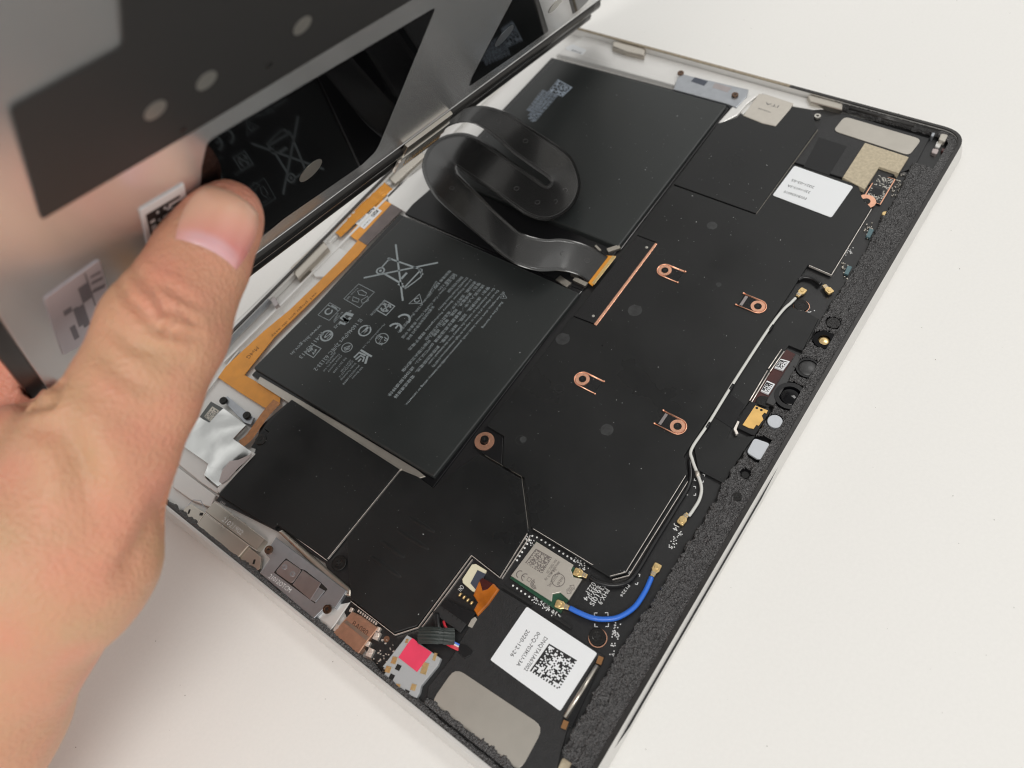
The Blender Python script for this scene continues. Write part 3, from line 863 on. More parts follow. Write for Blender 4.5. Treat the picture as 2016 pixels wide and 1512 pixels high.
# ------------------------------------------------------------------ ports along the near short edge
port = pslab('port_shell', [(422, 987), (521, 1062), (505, 1083), (404, 1007)], -1.35, 2.6, K['steel'], tab, bev=.25, label='stamped steel socket shell marked 21021902')
pslab('port_front', [(404, 1010), (488, 1072), (464, 1101), (384, 1037)], -1.1, 2.8, K['steel'], port, bev=.3)
pslab('port_flange', [(364, 1000), (376, 992), (404, 1010), (384, 1037), (352, 1017)], -2.0, 1.0, K['steel'], port, bev=.15)
pslab('port_flange', [(488, 1074), (515, 1097), (512, 1119), (499, 1131), (464, 1102)], -2.0, 1.0, K['steel'], port, bev=.15)
for px in ((365, 1018), (489, 1116), (425, 1067)):
    c = pz([px], -1.9)[0]
    V1, F1 = box_geo(c, 1.6, .8, -1.98 if px[0] != 425 else -1.08, -1.7 if px[0] != 425 else -.95, .6)
    obj('spring_tab', V1, F1, K['hole'], port)
V, Fc = join_geo([ptext('21021902', (436, 1025), (474, 1054), 1.7, -1.31)])
obj('printed_text', V, Fc, K['printbright'], port)
V, Fc = join_geo([ptext('CN5', (432, 989), (441, 995), .9, -2.86)])
obj('printed_text', V, Fc, K['printbright'], board)
edge_wall(port, [(404, 1009), (489, 1073), (506, 1084)], -1.02, K['edge'], .18, .4)
edge_wall(port, [(422, 986), (522, 1062)], -1.3, K['edge'], .14, .5)
edge_wall(port, [(464, 1101), (489, 1073)], -1.02, K['edge'], .16, .4)
edge_wall(port, [(384, 1037), (404, 1009)], -1.02, K['edge'], .16, .4)
for px, a, b in (((372, 1007), 1.6, .6), ((500, 1106), 1.6, .7), ((396, 1012), 1.0, 1.2)):
    c = pz([px], -1.9)[0]; V1, F1 = box_geo(c, a, b, -2.2, -1.9, .5); obj('opening', V1, F1, K['recess'], port)
g = []
for i in range(4):
    c = pz([(451 + i * 14.5, 1009 + i * 11)], -2.0)[0]
    g.append(box_geo(c, 1.0, 1.3, -2.8, -2.1, .1))
V, Fc = join_geo(g); obj('solder_tabs', V, Fc, K['hole'], port)
rod = pslab('steel_rod', [(546, 1046), (556, 1042), (692, 1160), (690, 1175), (680, 1172)], -1.6, 1.6, K['steel'], tab, bev=.6, label='rounded steel bar behind the zinc bracket')
zb = pslab('zinc_bracket', [(543, 1057), (683, 1163), (660, 1198), (646, 1190), (617, 1219), (511, 1128), (531, 1100), (522, 1090)], -1.0, 1.8, K['zinc'], tab, bev=.25, label='grey zinc bracket marked 21012OTCM beside the steel socket')
pslab('recess', [(563, 1099), (592, 1120), (600, 1122), (632, 1147), (645, 1160), (620, 1188), (572, 1152), (539, 1127), (551, 1112)], -.98, .1, K['rimdark'], zb, bev=0)
pslab('end_pad', [(563, 1101), (594, 1122), (575, 1150), (541, 1126)], -.85, .3, K['slider'], zb, bev=.15, rnd=1.2)
pslab('slide', [(596, 1122), (632, 1148), (611, 1181), (576, 1151)], -.7, .4, K['slider'], zb, bev=.12)
pslab('bridge', [(622, 1153), (640, 1163), (621, 1186), (611, 1180)], -.8, .2, K['zinc'], zb, bev=.1)
for px in ((560, 1116), (576, 1130)):
    put('screw_dimple', ring_mesh(.95, .35, 0, .15, K['zinc'], 16), px, -.85, zb)
V, Fc = join_geo([ptext('21012OTCM', (528, 1137), (569, 1167), 1.5, -.96)])
obj('printed_text', V, Fc, K['printbright'], zb)
put('screw', sb, (530, 1083), -1.0, tab, label='bronzed screw at the left end of the zinc bracket'); put('screw', sb, (645, 1200), -1.0, tab, label='bronzed screw at the right end of the zinc bracket')
bar3('tray_corner', [(612, 1222), (640, 1195), (690, 1185), (660, 1230), (645, 1248)], -4, -2.6, K['silver'], None, .3)
# copper usb port
usb = pslab('usb_port', [(693, 1203), (712, 1212), (745, 1236), (722, 1265), (703, 1292), (675, 1273), (651, 1251), (672, 1226)], -1.25, 2.6, K['copperport'], tab, bev=.35, label='copper coloured USB port shell marked BA080')
pslab('port_band', [(677, 1225), (682, 1221), (726, 1254), (721, 1261)], -1.18, .1, K['steel'], usb, bev=0)
V, Fc = join_geo([ptext('BA080', (691, 1231), (720, 1252), 1.7, -1.2)])
obj('printed_text', V, Fc, mat('port_ink', (.08, .035, .02), .5), usb)
g = []
for px, s in (((664, 1237), 1.6), ((742, 1252), 1.8), ((729, 1285), 1.9), ((725, 1268), 1.2), ((692, 1201), 1.0), ((745, 1240), 1.2)):
    c = pz([px], -1.8)[0]; g.append(box_geo(c, s * 1.3, s, -2.8, -1.5, .2)); g.append(box_geo((c[0] + .3, c[1]), s * .6, s * .5, -1.5, -1.25, .6))
for k in range(9):
    c = pz([(706 + k * 4.3, 1203 + k * 3.1)], -1.6)[0]; g.append(box_geo(c, .8, .45, -2.0, -1.5, .2))
V, Fc = join_geo(g); obj('solder_tabs', V, Fc, K['edge'], usb)
# headphone socket
jk = pslab('headphone_socket', [(801, 1250), (808, 1254), (868, 1296), (862, 1310), (829, 1350), (826, 1364), (820, 1374), (805, 1368), (792, 1379), (776, 1366), (747, 1341), (762, 1318), (753, 1312)], -1.2, 3.0, K['jack'], tab, bev=.25,
           label='grey plastic headphone socket with a pink sticker')
pslab('sticker', [(812, 1256), (820, 1262), (823, 1267), (850, 1284), (821, 1323), (784, 1294), (806, 1262)], -1.02, .2, K['pink'], jk, bev=.05, label='bright pink sticker')
g, g2 = [], []
for px, a, b in (((776, 1300), 2.0, 1.5), ((764, 1318), 1.8, 1.6), ((781, 1358), 3.2, 1.3), ((814, 1353), 1.7, 1.5), ((836, 1316), 3.2, 1.8), ((856, 1293), 2.2, .9), ((801, 1262), 1.2, .8)):
    c = pz([px], -1.15)[0]; g.append(box_geo(c, a, b, -1.6, -1.05, math.radians(20)))
for px in ((784, 1314), (771, 1333), (800, 1364)):
    c = pz([px], -1.15)[0]; g2.append(box_geo(c, 1.6, 1.5, -1.6, -1.12, math.radians(10)))
V, Fc = join_geo(g); obj('contacts', V, Fc, K['gold'], jk)
V, Fc = join_geo(g2); obj('openings', V, Fc, K['recess'], jk)
# small solder parts between the ports
rnd = random.Random(11)
g = []
for i in range(46):
    px = (755 + rnd.gauss(0, 9) + rnd.uniform(-8, 18), 1290 + rnd.uniform(-34, 34))
    if px[0] > 783: continue
    c = pz([px], -2.6)[0]; s = rnd.uniform(.25, .6); g.append(box_geo(c, s, s * .6, -2.9, -2.5, rnd.uniform(0, 3)))
V, Fc = join_geo(g); obj('solder_points', V, Fc, K['edge'], board, kind='stuff')
c = pz([(761, 1258)], -2.8)[0]
slab('copper_pad', disc_pts(c, .95, 16), -2.8, .1, mat('dull_copper', (.20, .10, .06), .5, metal=.5), board, bev=0)

# ------------------------------------------------------------------ connectors beside the six-sided plate
ffc = pslab('cream_connector', [(929, 1111), (937, 1110), (958, 1123), (951, 1136), (934, 1165), (929, 1163), (911, 1147), (910, 1140)], -1.9, 1.3, K['cream'], tab, bev=.15, label='cream flex connector with a slate latch')
pslab('latch', [(940, 1122), (956, 1130), (936, 1160), (926, 1148)], -1.7, .5, K['slate'], ffc, bev=.08)
pslab('orange_fold', [(941, 1146), (948, 1139), (973, 1149), (983, 1160), (962, 1190), (940, 1213), (932, 1200), (940, 1185), (931, 1171)], -1.4, 1.2, K['kaptondark'], tab, bev=.6, label='amber flex fold next to the cream connector')
pslab('dark_flex', [(944, 1142), (950, 1138), (971, 1149), (960, 1160), (950, 1163)], -1.36, .1, K['wine'], ffc, bev=.02)
V, Fc = join_geo([ptext('CN1', (908, 1151), (901, 1160), 1.4, -2.86)])
obj('printed_text', V, Fc, K['printbright'], board)
pw = pslab('wire_connector', [(876, 1179), (937, 1207), (920, 1229), (867, 1192)], -1.3, 1.6, K['plastic'], tab, bev=.15, label='black wire plug socket with gold pins')
pslab('plug', [(868, 1191), (919, 1228), (906, 1246), (851, 1205)], -1.55, 1.3, mat('plug_black', (.02, .02, .021), .45), pw, bev=.15)
g = []
for k in range(5):
    q = pz([(876 + k * 8.6, 1195 + k * 6.3), (873 + k * 8.6, 1202 + k * 6.3)], -1.5); d = np.array(q[1]) - np.array(q[0])
    g.append(box_geo(mid(q[0], q[1], .5), np.linalg.norm(d), .35, -1.6, -1.5, math.atan2(d[1], d[0])))
V, Fc = join_geo(g); obj('slots', V, Fc, K['recess'], pw)
for k in range(4):
    q = pz([(908 + k * 7.6, 1168 + k * 5.4), (904 + k * 7.6, 1174 + k * 5.4)], -1.8)
    tube('pin', [(*q[0], -2.3), (*mid(q[0], q[1], .4), -1.6), (*q[1], -1.8)], .42, K['gold'], pw, 8)
bar3('metal_tab', [(928, 1219), (935, 1214), (939, 1219), (929, 1236), (921, 1232)], -2.8, -1.5, K['can'], None, .1)
# sleeved wire bundle
wb = []
pts = [(*pz([p], -.6)[0], z) for p, z in (((826, 1250), -1.2), ((855, 1252), .2), ((880, 1253), -.3), ((893, 1252), -1.2))]
wv, wf = [], []
sp_ = spline(pts, 10)
n = 48
for i, p in enumerate(sp_):
    t = sp_[min(i + 1, len(sp_) - 1)] - sp_[max(i - 1, 0)]; t /= np.linalg.norm(t)
    a = np.cross(t, [0, 0, 1]); a /= np.linalg.norm(a); b = np.cross(t, a)
    for k in range(n):
        an = 2 * math.pi * k / n
        r1 = 2.35 + .14 * math.cos(an * 16); r2 = 1.3 + .12 * math.cos(an * 16)
        if abs(i - 16) < 2: r1 *= .93; r2 *= .93
        wv.append(p + a * math.cos(an) * r1 + b * math.sin(an) * r2)
for i in range(len(sp_) - 1):
    for k in range(n): wf.append([i * n + k, i * n + (k + 1) % n, (i + 1) * n + (k + 1) % n, (i + 1) * n + k])
wf.append(list(range(n))); wf.append([(len(sp_) - 1) * n + k for k in range(n)])
slv = obj('wire_sleeve', wv, wf, mat('ribbed_sleeve', (.028, .036, .034), .4), tab, False, label='ribbed dark sleeve round the wires')
for m_, dy, lb_ in ((K['red'], 4, 'red wire'), (K['cable'], 0, 'white wire'), (K['blue'], -4, 'blue wire'), (K['red'], 7, None)):
    pts = [(*pz([(876, 1262 + dy * .5)], -1.4)[0], -1.6), (*pz([(888, 1266 + dy)], -1.2)[0], -1.2), (*pz([(905, 1274 + dy)], -1.6)[0], -1.9)]
    tube('wire', spline(pts, 5), .32, m_, slv, 8, label=lb_)
tube('wire', spline([(*pz([(884, 1246)], -1)[0], -1.2), (*pz([(877, 1234)], -1)[0], -1.0), (*pz([(872, 1222)], -1)[0], -1.7)], 5), .4, K['red'], slv, 8, label='red wire')
tube('wire', spline([(*pz([(868, 1250)], -1)[0], -1.0), (*pz([(862, 1232)], -1)[0], -.9), (*pz([(858, 1208)], -1)[0], -1.7)], 5), 1.0, K['blackcable'], slv, 8)
bar3('wire_clamp', [(905, 1268), (918, 1270), (930, 1282), (925, 1290), (916, 1295), (904, 1286), (900, 1280)], -3, -1.5, K['plastic'], None, .1)

# ------------------------------------------------------------------ wireless module, cables
wf_ = pslab('wireless_board', [(1056, 1065), (1149, 1130), (1104, 1207), (1004, 1138)], -2.3, .7, K['green'], tab, bev=.05, label='green wireless board under a nickel can')
can = pslab('nickel_can', [(1056, 1066), (1129, 1112), (1124, 1122), (1129, 1136), (1146, 1140), (1120, 1181), (1103, 1166), (1088, 1169), (1086, 1184), (1006, 1133)], -1.5, .9, K['can'], wf_, bev=.12)
V, Fc = matrix_geo([(1055, 1080), (1087, 1098), (1067, 1130), (1034, 1108)], 20, -1.46, 21)
obj('laser_code', V, Fc, K['laser'], can)
T = [ptext('WFM AC98280987ABC', (1099, 1104), (1081, 1129), .8, -1.46), ptext('MAC P5ER2C 2E0', (1093, 1101), (1075, 1127), .8, -1.46), ptext('AX201D2WL', (1099, 1124), (1077, 1153), 1.0, -1.46),
     ptext('intel', (1105, 1135), (1096, 1150), 1.2, -1.46), ptext('TA AX5-78', (1093, 1118), (1071, 1140), .8, -1.46), ptext('◁III▷', (1126, 1148), (1112, 1166), 1.6, -1.46)]
T += [lines_geo([disc_pts(pz([(1099, 1142)], -1.46)[0], 2.0, 20) + [disc_pts(pz([(1099, 1142)], -1.46)[0], 2.0, 20)[0]]], .22, -1.46)]
for p, w in ce((1024, 1131), (1034, 1137), 1.15, .28, 90 + 180, -1.46): T.append(lines_geo([p], w, -1.46))
for r_ in (.6, 1.0, 1.4): T.append(lines_geo([disc_pts(pz([(1054, 1150)], -1.46)[0], r_, 14, .8, 4.2)], .25, -1.46))
T.append(lines_geo([pz([(1041, 1136), (1047, 1140), (1042, 1146), (1037, 1142), (1041, 1136)], -1.46)], .2, -1.46))
V, Fc = join_geo(T); obj('laser_text', V, Fc, K['laser'], can)
def dots(seq, r, z, m, parent, name='solder_dots'):
    g = []
    for px in seq:
        c = pz([px], z)[0]
        v = [TF(*q, z) for q in disc_pts(c, r, 8)]
        g.append((v, [list(range(8))]))
    V, Fc = join_geo(g)
    return obj(name, V, Fc, m, parent, kind='stuff')
seq = [(1057 + i * 7.7, 1058 + i * 4.9) for i in range(1)] + [(1066 + k * 8.0, 1063 + k * 5.0) for k in (0, 1, 2, 3)] + [(1101 + k * 8.0, 1085 + k * 5.0) for k in range(4)]
seq += [(1018 + k * 5.0, 1103 - k * 8.0) for k in range(7)] + [(1010 + k * 8.0, 1153 + k * 5.4) for k in range(5)]
seq += [(1130, 1104), (1150, 1121)]
dots(seq, .33, -2.86, K['printbright'], board)
rnd = random.Random(5)
seq = []
for (a, b), (c_, d), n_ in (((1036, 1058), (1050, 1072), 26), ((1125, 1097), (1152, 1118), 26), ((1046, 1172), (1060, 1188), 14), ((1064, 1186), (1098, 1214), 44), ((1340, 1047), (1320, 1082), 26), ((1216, 1228), (1205, 1290), 40), ((1602, 605), (1575, 650), 30), ((1690, 425), (1672, 460), 20), ((1676, 485), (1668, 500), 16)):
    for i in range(n_):
        t = rnd.random(); seq.append((a + (c_ - a) * t + rnd.uniform(-7, 7), b + (d - b) * t + rnd.uniform(-4, 4)))
dots(seq, .2, -2.85, K['printbright'], board)
T = []
for s, p0, p1, h in (('PHX-9', (1192, 1158), (1176, 1186), 1.5), ('E3610JS', (1186, 1147), (1160, 1189), 1.5), ('94V-0', (1173, 1150), (1157, 1176), 1.5), ('0221', (1166, 1145), (1153, 1164), 1.5), ('14', (1157, 1168), (1148, 1178), 1.4),
                     ('J4', (1330, 1031), (1324, 1042), 1.5), ('P1324', (1236, 1150), (1220, 1172), .9)):
    T.append(ptext(s, p0, p1, h, -2.86))
def bracket(px, s, ang):
    c = pz([px], -2.86)[0]; out = []
    for sx, sy in ((-1, -1), (1, -1), (1, 1), (-1, 1)):
        l = s * .45
        pl = [(sx * s, sy * (s - l)), (sx * s, sy * s), (sx * (s - l), sy * s)]
        out.append([(c[0] + x * math.cos(ang) - y * math.sin(ang), c[1] + x * math.sin(ang) + y * math.cos(ang)) for x, y in pl])
    return out
for px, s, a in (((1184, 1220), 2.0, .6), ((1247, 1138), 1.6, .3), ((1360, 966), 1.5, .5), ((1377, 940), 1.4, .3)):
    T.append(lines_geo(bracket(px, s, a), .28, -2.86))
V, Fc = join_geo(T); obj('silkscreen_text', V, Fc, K['printbright'], board)
def cable(name, pts, r, m, label, cat=None, z=None, seg=8):
    q = [(*pz([(a, b)], zz)[0], zz) for a, b, zz in pts]
    return tube(name, spline(q, seg), r, m, tab, 12, label=label)
def plug(px, to, z, label):
    """small gold coaxial plug pointing to its cable"""
    q = pz([px, to], z); d = np.array(q[1]) - np.array(q[0]); d /= np.linalg.norm(d); nn = np.array([-d[1], d[0]])
    c = np.array(q[0])
    body = [c + d * a + nn * b for a, b in ((-1.2, -.9), (-.9, -1.2), (.9, -1.25), (1.7, -.75), (3.2, -.65), (3.2, .65), (1.7, .75), (.9, 1.25), (-.9, 1.2), (-1.2, .9))]
    o = slab('coaxial_plug', body, z + .35, .8, K['gold'], tab, bev=.2, label=label)
    slab('plug_hat', disc_pts(c, .75, 14), z + .5, .3, K['gold'], o, bev=.15)
    V1, F1 = box_geo(c + d * 2.5, .3, 1.5, z + .1, z + .5, math.atan2(d[1], d[0])); obj('crimp', V1, F1, K['steel'], o)
    V1, F1 = box_geo(c + d * 1.9, .3, 1.6, z + .1, z + .45, math.atan2(d[1], d[0])); obj('crimp', V1, F1, K['steel'], o)
cable('white_cable', [(1566, 587, -1.4), (1556, 597, -1.0), (1540, 612, -.7), (1510, 652, -.8), (1443, 755, -.9), (1395, 833, -.9), (1362, 883, -1.0), (1363, 905, -1.2), (1374, 935, -1.1), (1381, 960, -1.1), (1377, 983, -1.2), (1364, 1005, -1.4), (1356, 1016, -1.6)], .52, K['cable'], 'thin white antenna cable along the main plate')
for a, b in (((1521, 640), (1514, 650)), ((1443, 757), (1436, 768)), ((1397, 832), (1390, 843)), ((1372, 928), (1375, 938))):
    q = pz([a, b], -.9); tube('cable_clip', [(*q[0], -1.05), (*q[1], -1.05)], .72, K['can'] if a[0] == 1372 else K['plastic'], tab, 10)
cable('blue_cable', [(1122, 1197, -1.5), (1140, 1206, -1.1), (1165, 1216, -1.0), (1190, 1219, -1.0), (1218, 1215, -1.0), (1248, 1196, -1.0), (1268, 1168, -1.0), (1280, 1143, -1.2), (1282, 1137, -1.4)], .78, K['blue'], 'bright blue antenna cable curving to the gold plug')
cable('black_cable', [(1162, 1137, -1.6), (1178, 1146, -1.3), (1205, 1152, -1.3), (1232, 1147, -1.5), (1252, 1128, -1.9), (1290, 1065, -2.0), (1330, 1000, -2.0), (1358, 950, -2.0), (1358, 905, -2.0)], .75, K['blackcable'], 'black antenna cable beside the main plate')
cable('black_cable', [(1571, 551, -2.0), (1582, 546, -1.9), (1600, 549, -1.8), (1616, 560, -1.6)], .8, K['blackcable'], 'short black cable curving to the upper gold plug')
plug((1101, 1190), (1120, 1197), -1.6, 'gold plug on the blue cable at the wireless module')
plug((1137, 1127), (1160, 1137), -1.6, 'gold plug on the black cable at the wireless module')
plug((1293, 1117), (1282, 1138), -1.9, 'gold plug at the far end of the blue cable')
plug((1342, 1026), (1357, 1008), -1.9, 'gold plug at the lower end of the white cable')
plug((1580, 573), (1566, 587), -1.7, 'gold plug at the upper end of the white cable')
plug((1633, 573), (1620, 560), -1.6, 'gold plug on the short black cable')

# ------------------------------------------------------------------ speakers and big labels
spk = pslab('speaker', [(973, 1153), (1046, 1197), (1190, 1292), (1168, 1330), (1116, 1440), (1092, 1530), (1040, 1560), (836, 1398), (842, 1352), (890, 1292), (905, 1262)], -2.0, 2.0, K['speaker'], tab, bev=.3, label='black speaker box at the near corner')
pslab('speaker_plate', [(896, 1314), (1071, 1431), (1022, 1522), (846, 1386)], -1.75, .4, K['speakerplate'], spk, bev=.08, rnd=3.2, label='blank rounded metal plate')
for a, b in (((990, 1154), (1048, 1190)), ((1088, 1212), (1125, 1236))):
    q = pz([a, b], -1.8); d = np.array(q[1]) - np.array(q[0]); V1, F1 = box_geo(mid(q[0], q[1], .5), np.linalg.norm(d), .8, -2.1, -1.97, math.atan2(d[1], d[0])); obj('slot', V1, F1, K['recess'], spk)
lab = pslab('label', [(1037, 1194), (1176, 1286), (1103, 1400), (965, 1299)], -1.75, .22, K['white'], tab, bev=.04, rnd=.5, rn=2, label='large white label printed DNQTA1A67002 with a square code')
V, Fc = matrix_geo([(1081, 1267), (1136, 1300), (1100, 1358), (1043, 1321)], 22, -1.72, 33)
obj('printed_code', V, Fc, K['ink'], lab)
V, Fc = join_geo([ptext('DNQTA1A67002', (1072, 1253), (1031, 1318), 1.2, -1.72), ptext('0CQ-703KU-3A', (1058, 1243), (1016, 1309), 1.2, -1.72), ptext('2020-12-26', (1037, 1239), (1004, 1290), 1.2, -1.72)])
obj('printed_text', V, Fc, K['ink'], lab)
pslab('side_socket', [(1174, 1296), (1186, 1300), (1126, 1432), (1105, 1424), (1110, 1410), (1155, 1330)], -1.9, .6, K['plastic'], tab, bev=.1, label='narrow black socket with a brass bar')
q = pz([(1176, 1310), (1112, 1412)], -1.5)
tube('brass_bar', [(*q[0], -1.8), (*q[1], -1.8)], .75, K['steel'], tab, 10, label='slim metal bar beside the large white label')
for px in ((1181, 1300), (1112, 1427)):
    c = pz([px], -1.5)[0]; V1, F1 = box_geo(c, 2.2, 1.5, -2.2, -1.3, .2); obj('bar_end', V1, F1, mat('tan_end', (.30, .15, .06), .4, metal=.4), tab)
# far corner
spk2 = pslab('speaker', [(1622, 232), (1660, 222), (1830, 272), (1800, 330), (1766, 342), (1700, 368), (1660, 350), (1560, 318)], -2.1, 1.6, K['speaker'], tab, bev=.3, label='black speaker box at the far corner')
pslab('speaker_plate', [(1663, 229), (1815, 274), (1790, 306), (1640, 257)], -1.85, .4, K['speakerplate'], spk2, bev=.08, rnd=2.4, label='rounded metal plate')
pslab('tape', [(1612, 270), (1668, 288), (1632, 345), (1582, 328)], -2.05, .15, K['plastic'], spk2, bev=.03)
bf = pslab('foam_gasket', [(1703, 281), (1789, 309), (1769, 341), (1731, 328), (1702, 372), (1659, 349)], -.9, 2.2, K['beige'], tab, bev=.12, label='beige L-shaped foam gasket')
lab2 = pslab('label', [(1564, 326), (1680, 367), (1637, 428), (1521, 384)], -1.05, .2, K['white'], tab, bev=.04, rnd=.8, rn=3, label='white label printed 335-1613-3A on the main plate')
V, Fc = join_geo([ptext('F0VB1036010', (1589, 389), (1545, 375), 1.35, -1.02), ptext('335-1613-3A', (1596, 377), (1552, 363), 1.35, -1.02), ptext('2021-03-05', (1604, 367), (1560, 352), 1.35, -1.02)])
obj('printed_text', V, Fc, K['ink'], lab2)
cb = pslab('chip_frame', [(1729, 342), (1762, 353), (1733, 402), (1699, 391)], -2.2, .8, K['board'], tab, bev=0, label='small component board in a copper edged frame')
V, Fc = lines_geo([pz([(1729, 342), (1762, 353), (1733, 402), (1699, 391), (1729, 342)], -2.1)], .42, -2.15); obj('copper_edge', V, Fc, K['copper'], cb)
rnd = random.Random(8); g = []
for i in range(150):
    s, t = rnd.random(), rnd.random()
    if .42 < t < .62 and .2 < s < .8: continue
    px = (1729 + 28 * s - 27 * t * .9 + 2, 345 + 10 * s + 44 * t * .95)
    c = pz([px], -2.0)[0]; w = rnd.uniform(.3, .7); g.append(box_geo(c, w, w * .6, -2.25, -1.95, rnd.choice((0, 1.57))))
V, Fc = join_geo(g); obj('chip_parts', V, Fc, K['hole'], cb, kind='stuff')
pslab('chip', [(1720, 368), (1738, 374), (1731, 386), (1712, 380)], -1.9, .4, K['plastic'], cb, bev=.05)
g = []
for i in range(70):
    px = (1772 + rnd.uniform(-16, 14), 362 + rnd.uniform(-20, 28)); c = pz([px], -2.4)[0]; w = rnd.uniform(.25, .6); g.append(box_geo(c, w, w * .6, -2.9, -2.4, rnd.choice((0, 1.57))))
for cx, cy in ((1712, 455), (1667, 535)):
    for i in range(22):
        px = (cx + rnd.uniform(-10, 9), cy + rnd.uniform(-17, 20)); c = pz([px], -2.4)[0]; w = rnd.uniform(.25, .6); g.append(box_geo(c, w, w * .7, -2.9, -2.3, rnd.choice((0, 1.57))))
V, Fc = join_geo(g); obj('solder_points', V, Fc, K['steel'], board, kind='stuff')
for px in ((1716, 458), (1673, 531)):
    pslab('coil', [(px[0] - 4, px[1] - 9), (px[0] + 5, px[1] - 6), (px[0] - 3, px[1] + 10), (px[0] - 11, px[1] + 7)], -1.9, .9, mat('teal_part', (.10, .17, .19), .35, metal=.3), board, bev=.1)
c = pz([(1744, 421)], -1.6)[0]; slab('spring_contact', disc_pts(c, 1.4, 12), -1.5, 1, K['gold'], tab, bev=.3)
# grey ribs near the corner
g = []
for px in ((1783, 330), (1778, 342), (1790, 322), (1796, 335), (1790, 350)):
    c = pz([px], -2.6)[0]; g.append(box_geo(c, 1.8, 1.8, -2.9, -2.5))
V, Fc = join_geo(g); obj('rib_blocks', V, Fc, mat('grey_rib', (.10, .095, .09), .5), tab, kind='stuff')
rnd = random.Random(31)
for i, (px, w, h_, z, m_) in enumerate((((1857, 270), 4.6, 3.0, -.6, K['speakerplate']), ((1838, 262), 4, 1.4, -.9, K['zinc']), ((1841, 297), 3.2, 2.6, -1.6, K['foilpink']), ((1848, 283), 4, 2.2, -2.0, K['silver']), ((1862, 296), 2.2, 3.6, -1.8, K['wine']),
                                 ((1856, 327), 2.2, 3.4, -1.0, K['can']), ((1150, 1495), 5, 3.6, -1.2, K['silver']), ((1128, 1496), 2.2, 2.2, -1.8, K['foilpink']), ((1157, 1508), 3, 2.0, -.9, K['hole']), ((1110, 1510), 4.6, 3.2, -2.4, K['beige']))):
    c = pz([px], z)[0]
    slab('corner_fitting', [(c[0] - w / 2, c[1] - h_ / 2), (c[0] + w / 2, c[1] - h_ / 2 * .8), (c[0] + w / 2 * .8, c[1] + h_ / 2), (c[0] - w / 2 * .9, c[1] + h_ / 2 * .7)], z, 2, m_, tab, bev=.35, rnd=.6, rn=2)

# ------------------------------------------------------------------ far short edge details
bar3('far_ledge', [(1148, 70), (1600, 196), (1650, 214), (1600, 216), (1553, 208), (1500, 184), (1463, 226), (1436, 204), (1440, 196), (1320, 166), (1095, 108)], -4.2, -2.7, K['silver'], 'silver ledge along the far short edge', .4)
bar3('far_ridge', [(1110, 96), (1330, 160), (1328, 168), (1098, 106)], -4.2, -1.9, K['silver'], None, .6)
bar3('magnet_rod', [(1207, 80), (1236, 82), (1272, 92), (1268, 110), (1232, 102), (1205, 92)], -3, -.5, K['steel'], 'steel rod clip on the far short edge', .7)
fl = bar3('label', [(1113, 93), (1128, 87), (1154, 98), (1142, 112), (1120, 104)], -2.7, -2.4, K['white'], 'tiny white label at the far rear corner', 0)
V, Fc = join_geo([ptext('2N4', (1146, 104), (1127, 97), 1.1, -2.37)]); obj('printed_text', V, Fc, K['ink'], fl)
zb2 = bar3('zinc_bracket', [(1334, 152), (1345, 146), (1474, 176), (1470, 190), (1450, 212), (1430, 204), (1326, 176)], -3, -1.2, K['zinc'], 'pale zinc bracket at the far end with two dark slots', .3)
pslab('slot', [(1368, 152), (1394, 160), (1386, 169), (1360, 160)], -1.17, .1, K['slate'], zb2, bev=0)
pslab('slot', [(1408, 163), (1441, 173), (1432, 182), (1402, 172)], -1.17, .1, K['slider'], zb2, bev=0)
put('screw', sb, (1340, 145), -1.4, tab, label='bronzed screw at the left of the far zinc bracket'); put('screw', sb, (1447, 188), -1.0, tab, label='bronzed screw at the right of the far zinc bracket')
bar3('tray_wedge', [(1414, 241), (1446, 205), (1480, 186), (1494, 186), (1470, 205), (1452, 226), (1420, 243)], -4, -1.6, K['silver'], None, .4)
mc = bar3('metal_socket', [(1494, 184), (1510, 186), (1562, 203), (1556, 214), (1527, 248), (1500, 242), (1463, 227)], -3, -1.0, K['can'], 'pale metal card socket at the far edge', .25)
V, Fc = join_geo([ptext('ITA', (1534, 208), (1508, 201), 1.5, -.97), ptext('10200008', (1518, 220), (1494, 212), .8, -.97)]); obj('printed_text', V, Fc, mat('grey_ink', (.10, .10, .10), .5), mc)
g = []
rnd = random.Random(12)
for i in range(26):
    t = rnd.random()
    px = rnd.choice(((1463 + 64 * t, 229 + 20 * t), (1527 + 32 * t, 249 - 40 * t))); c = pz([px], -1.6)[0]; g.append(box_geo(c, .7, .5, -2.5, -1.3, rnd.random()))
V, Fc = join_geo(g); obj('solder_tabs', V, Fc, K['screwbrown'], mc)
bar3('far_clip', [(1590, 188), (1600, 184), (1660, 203), (1658, 216), (1596, 200)], -3, -.7, K['steel'], 'slim steel clip on the far rim', .4)
put('standoff', ring_mesh(1.3, .6, 0, .9, K['hole'], 18), (1609, 231), -2.5, tab)
tube('black_rod', [(*pz([a], -1)[0], -1.0) for a in ((1672, 213), (1800, 248))], .9, K['rimdark'], tab, 10, label='glossy dark rod along the far rim')

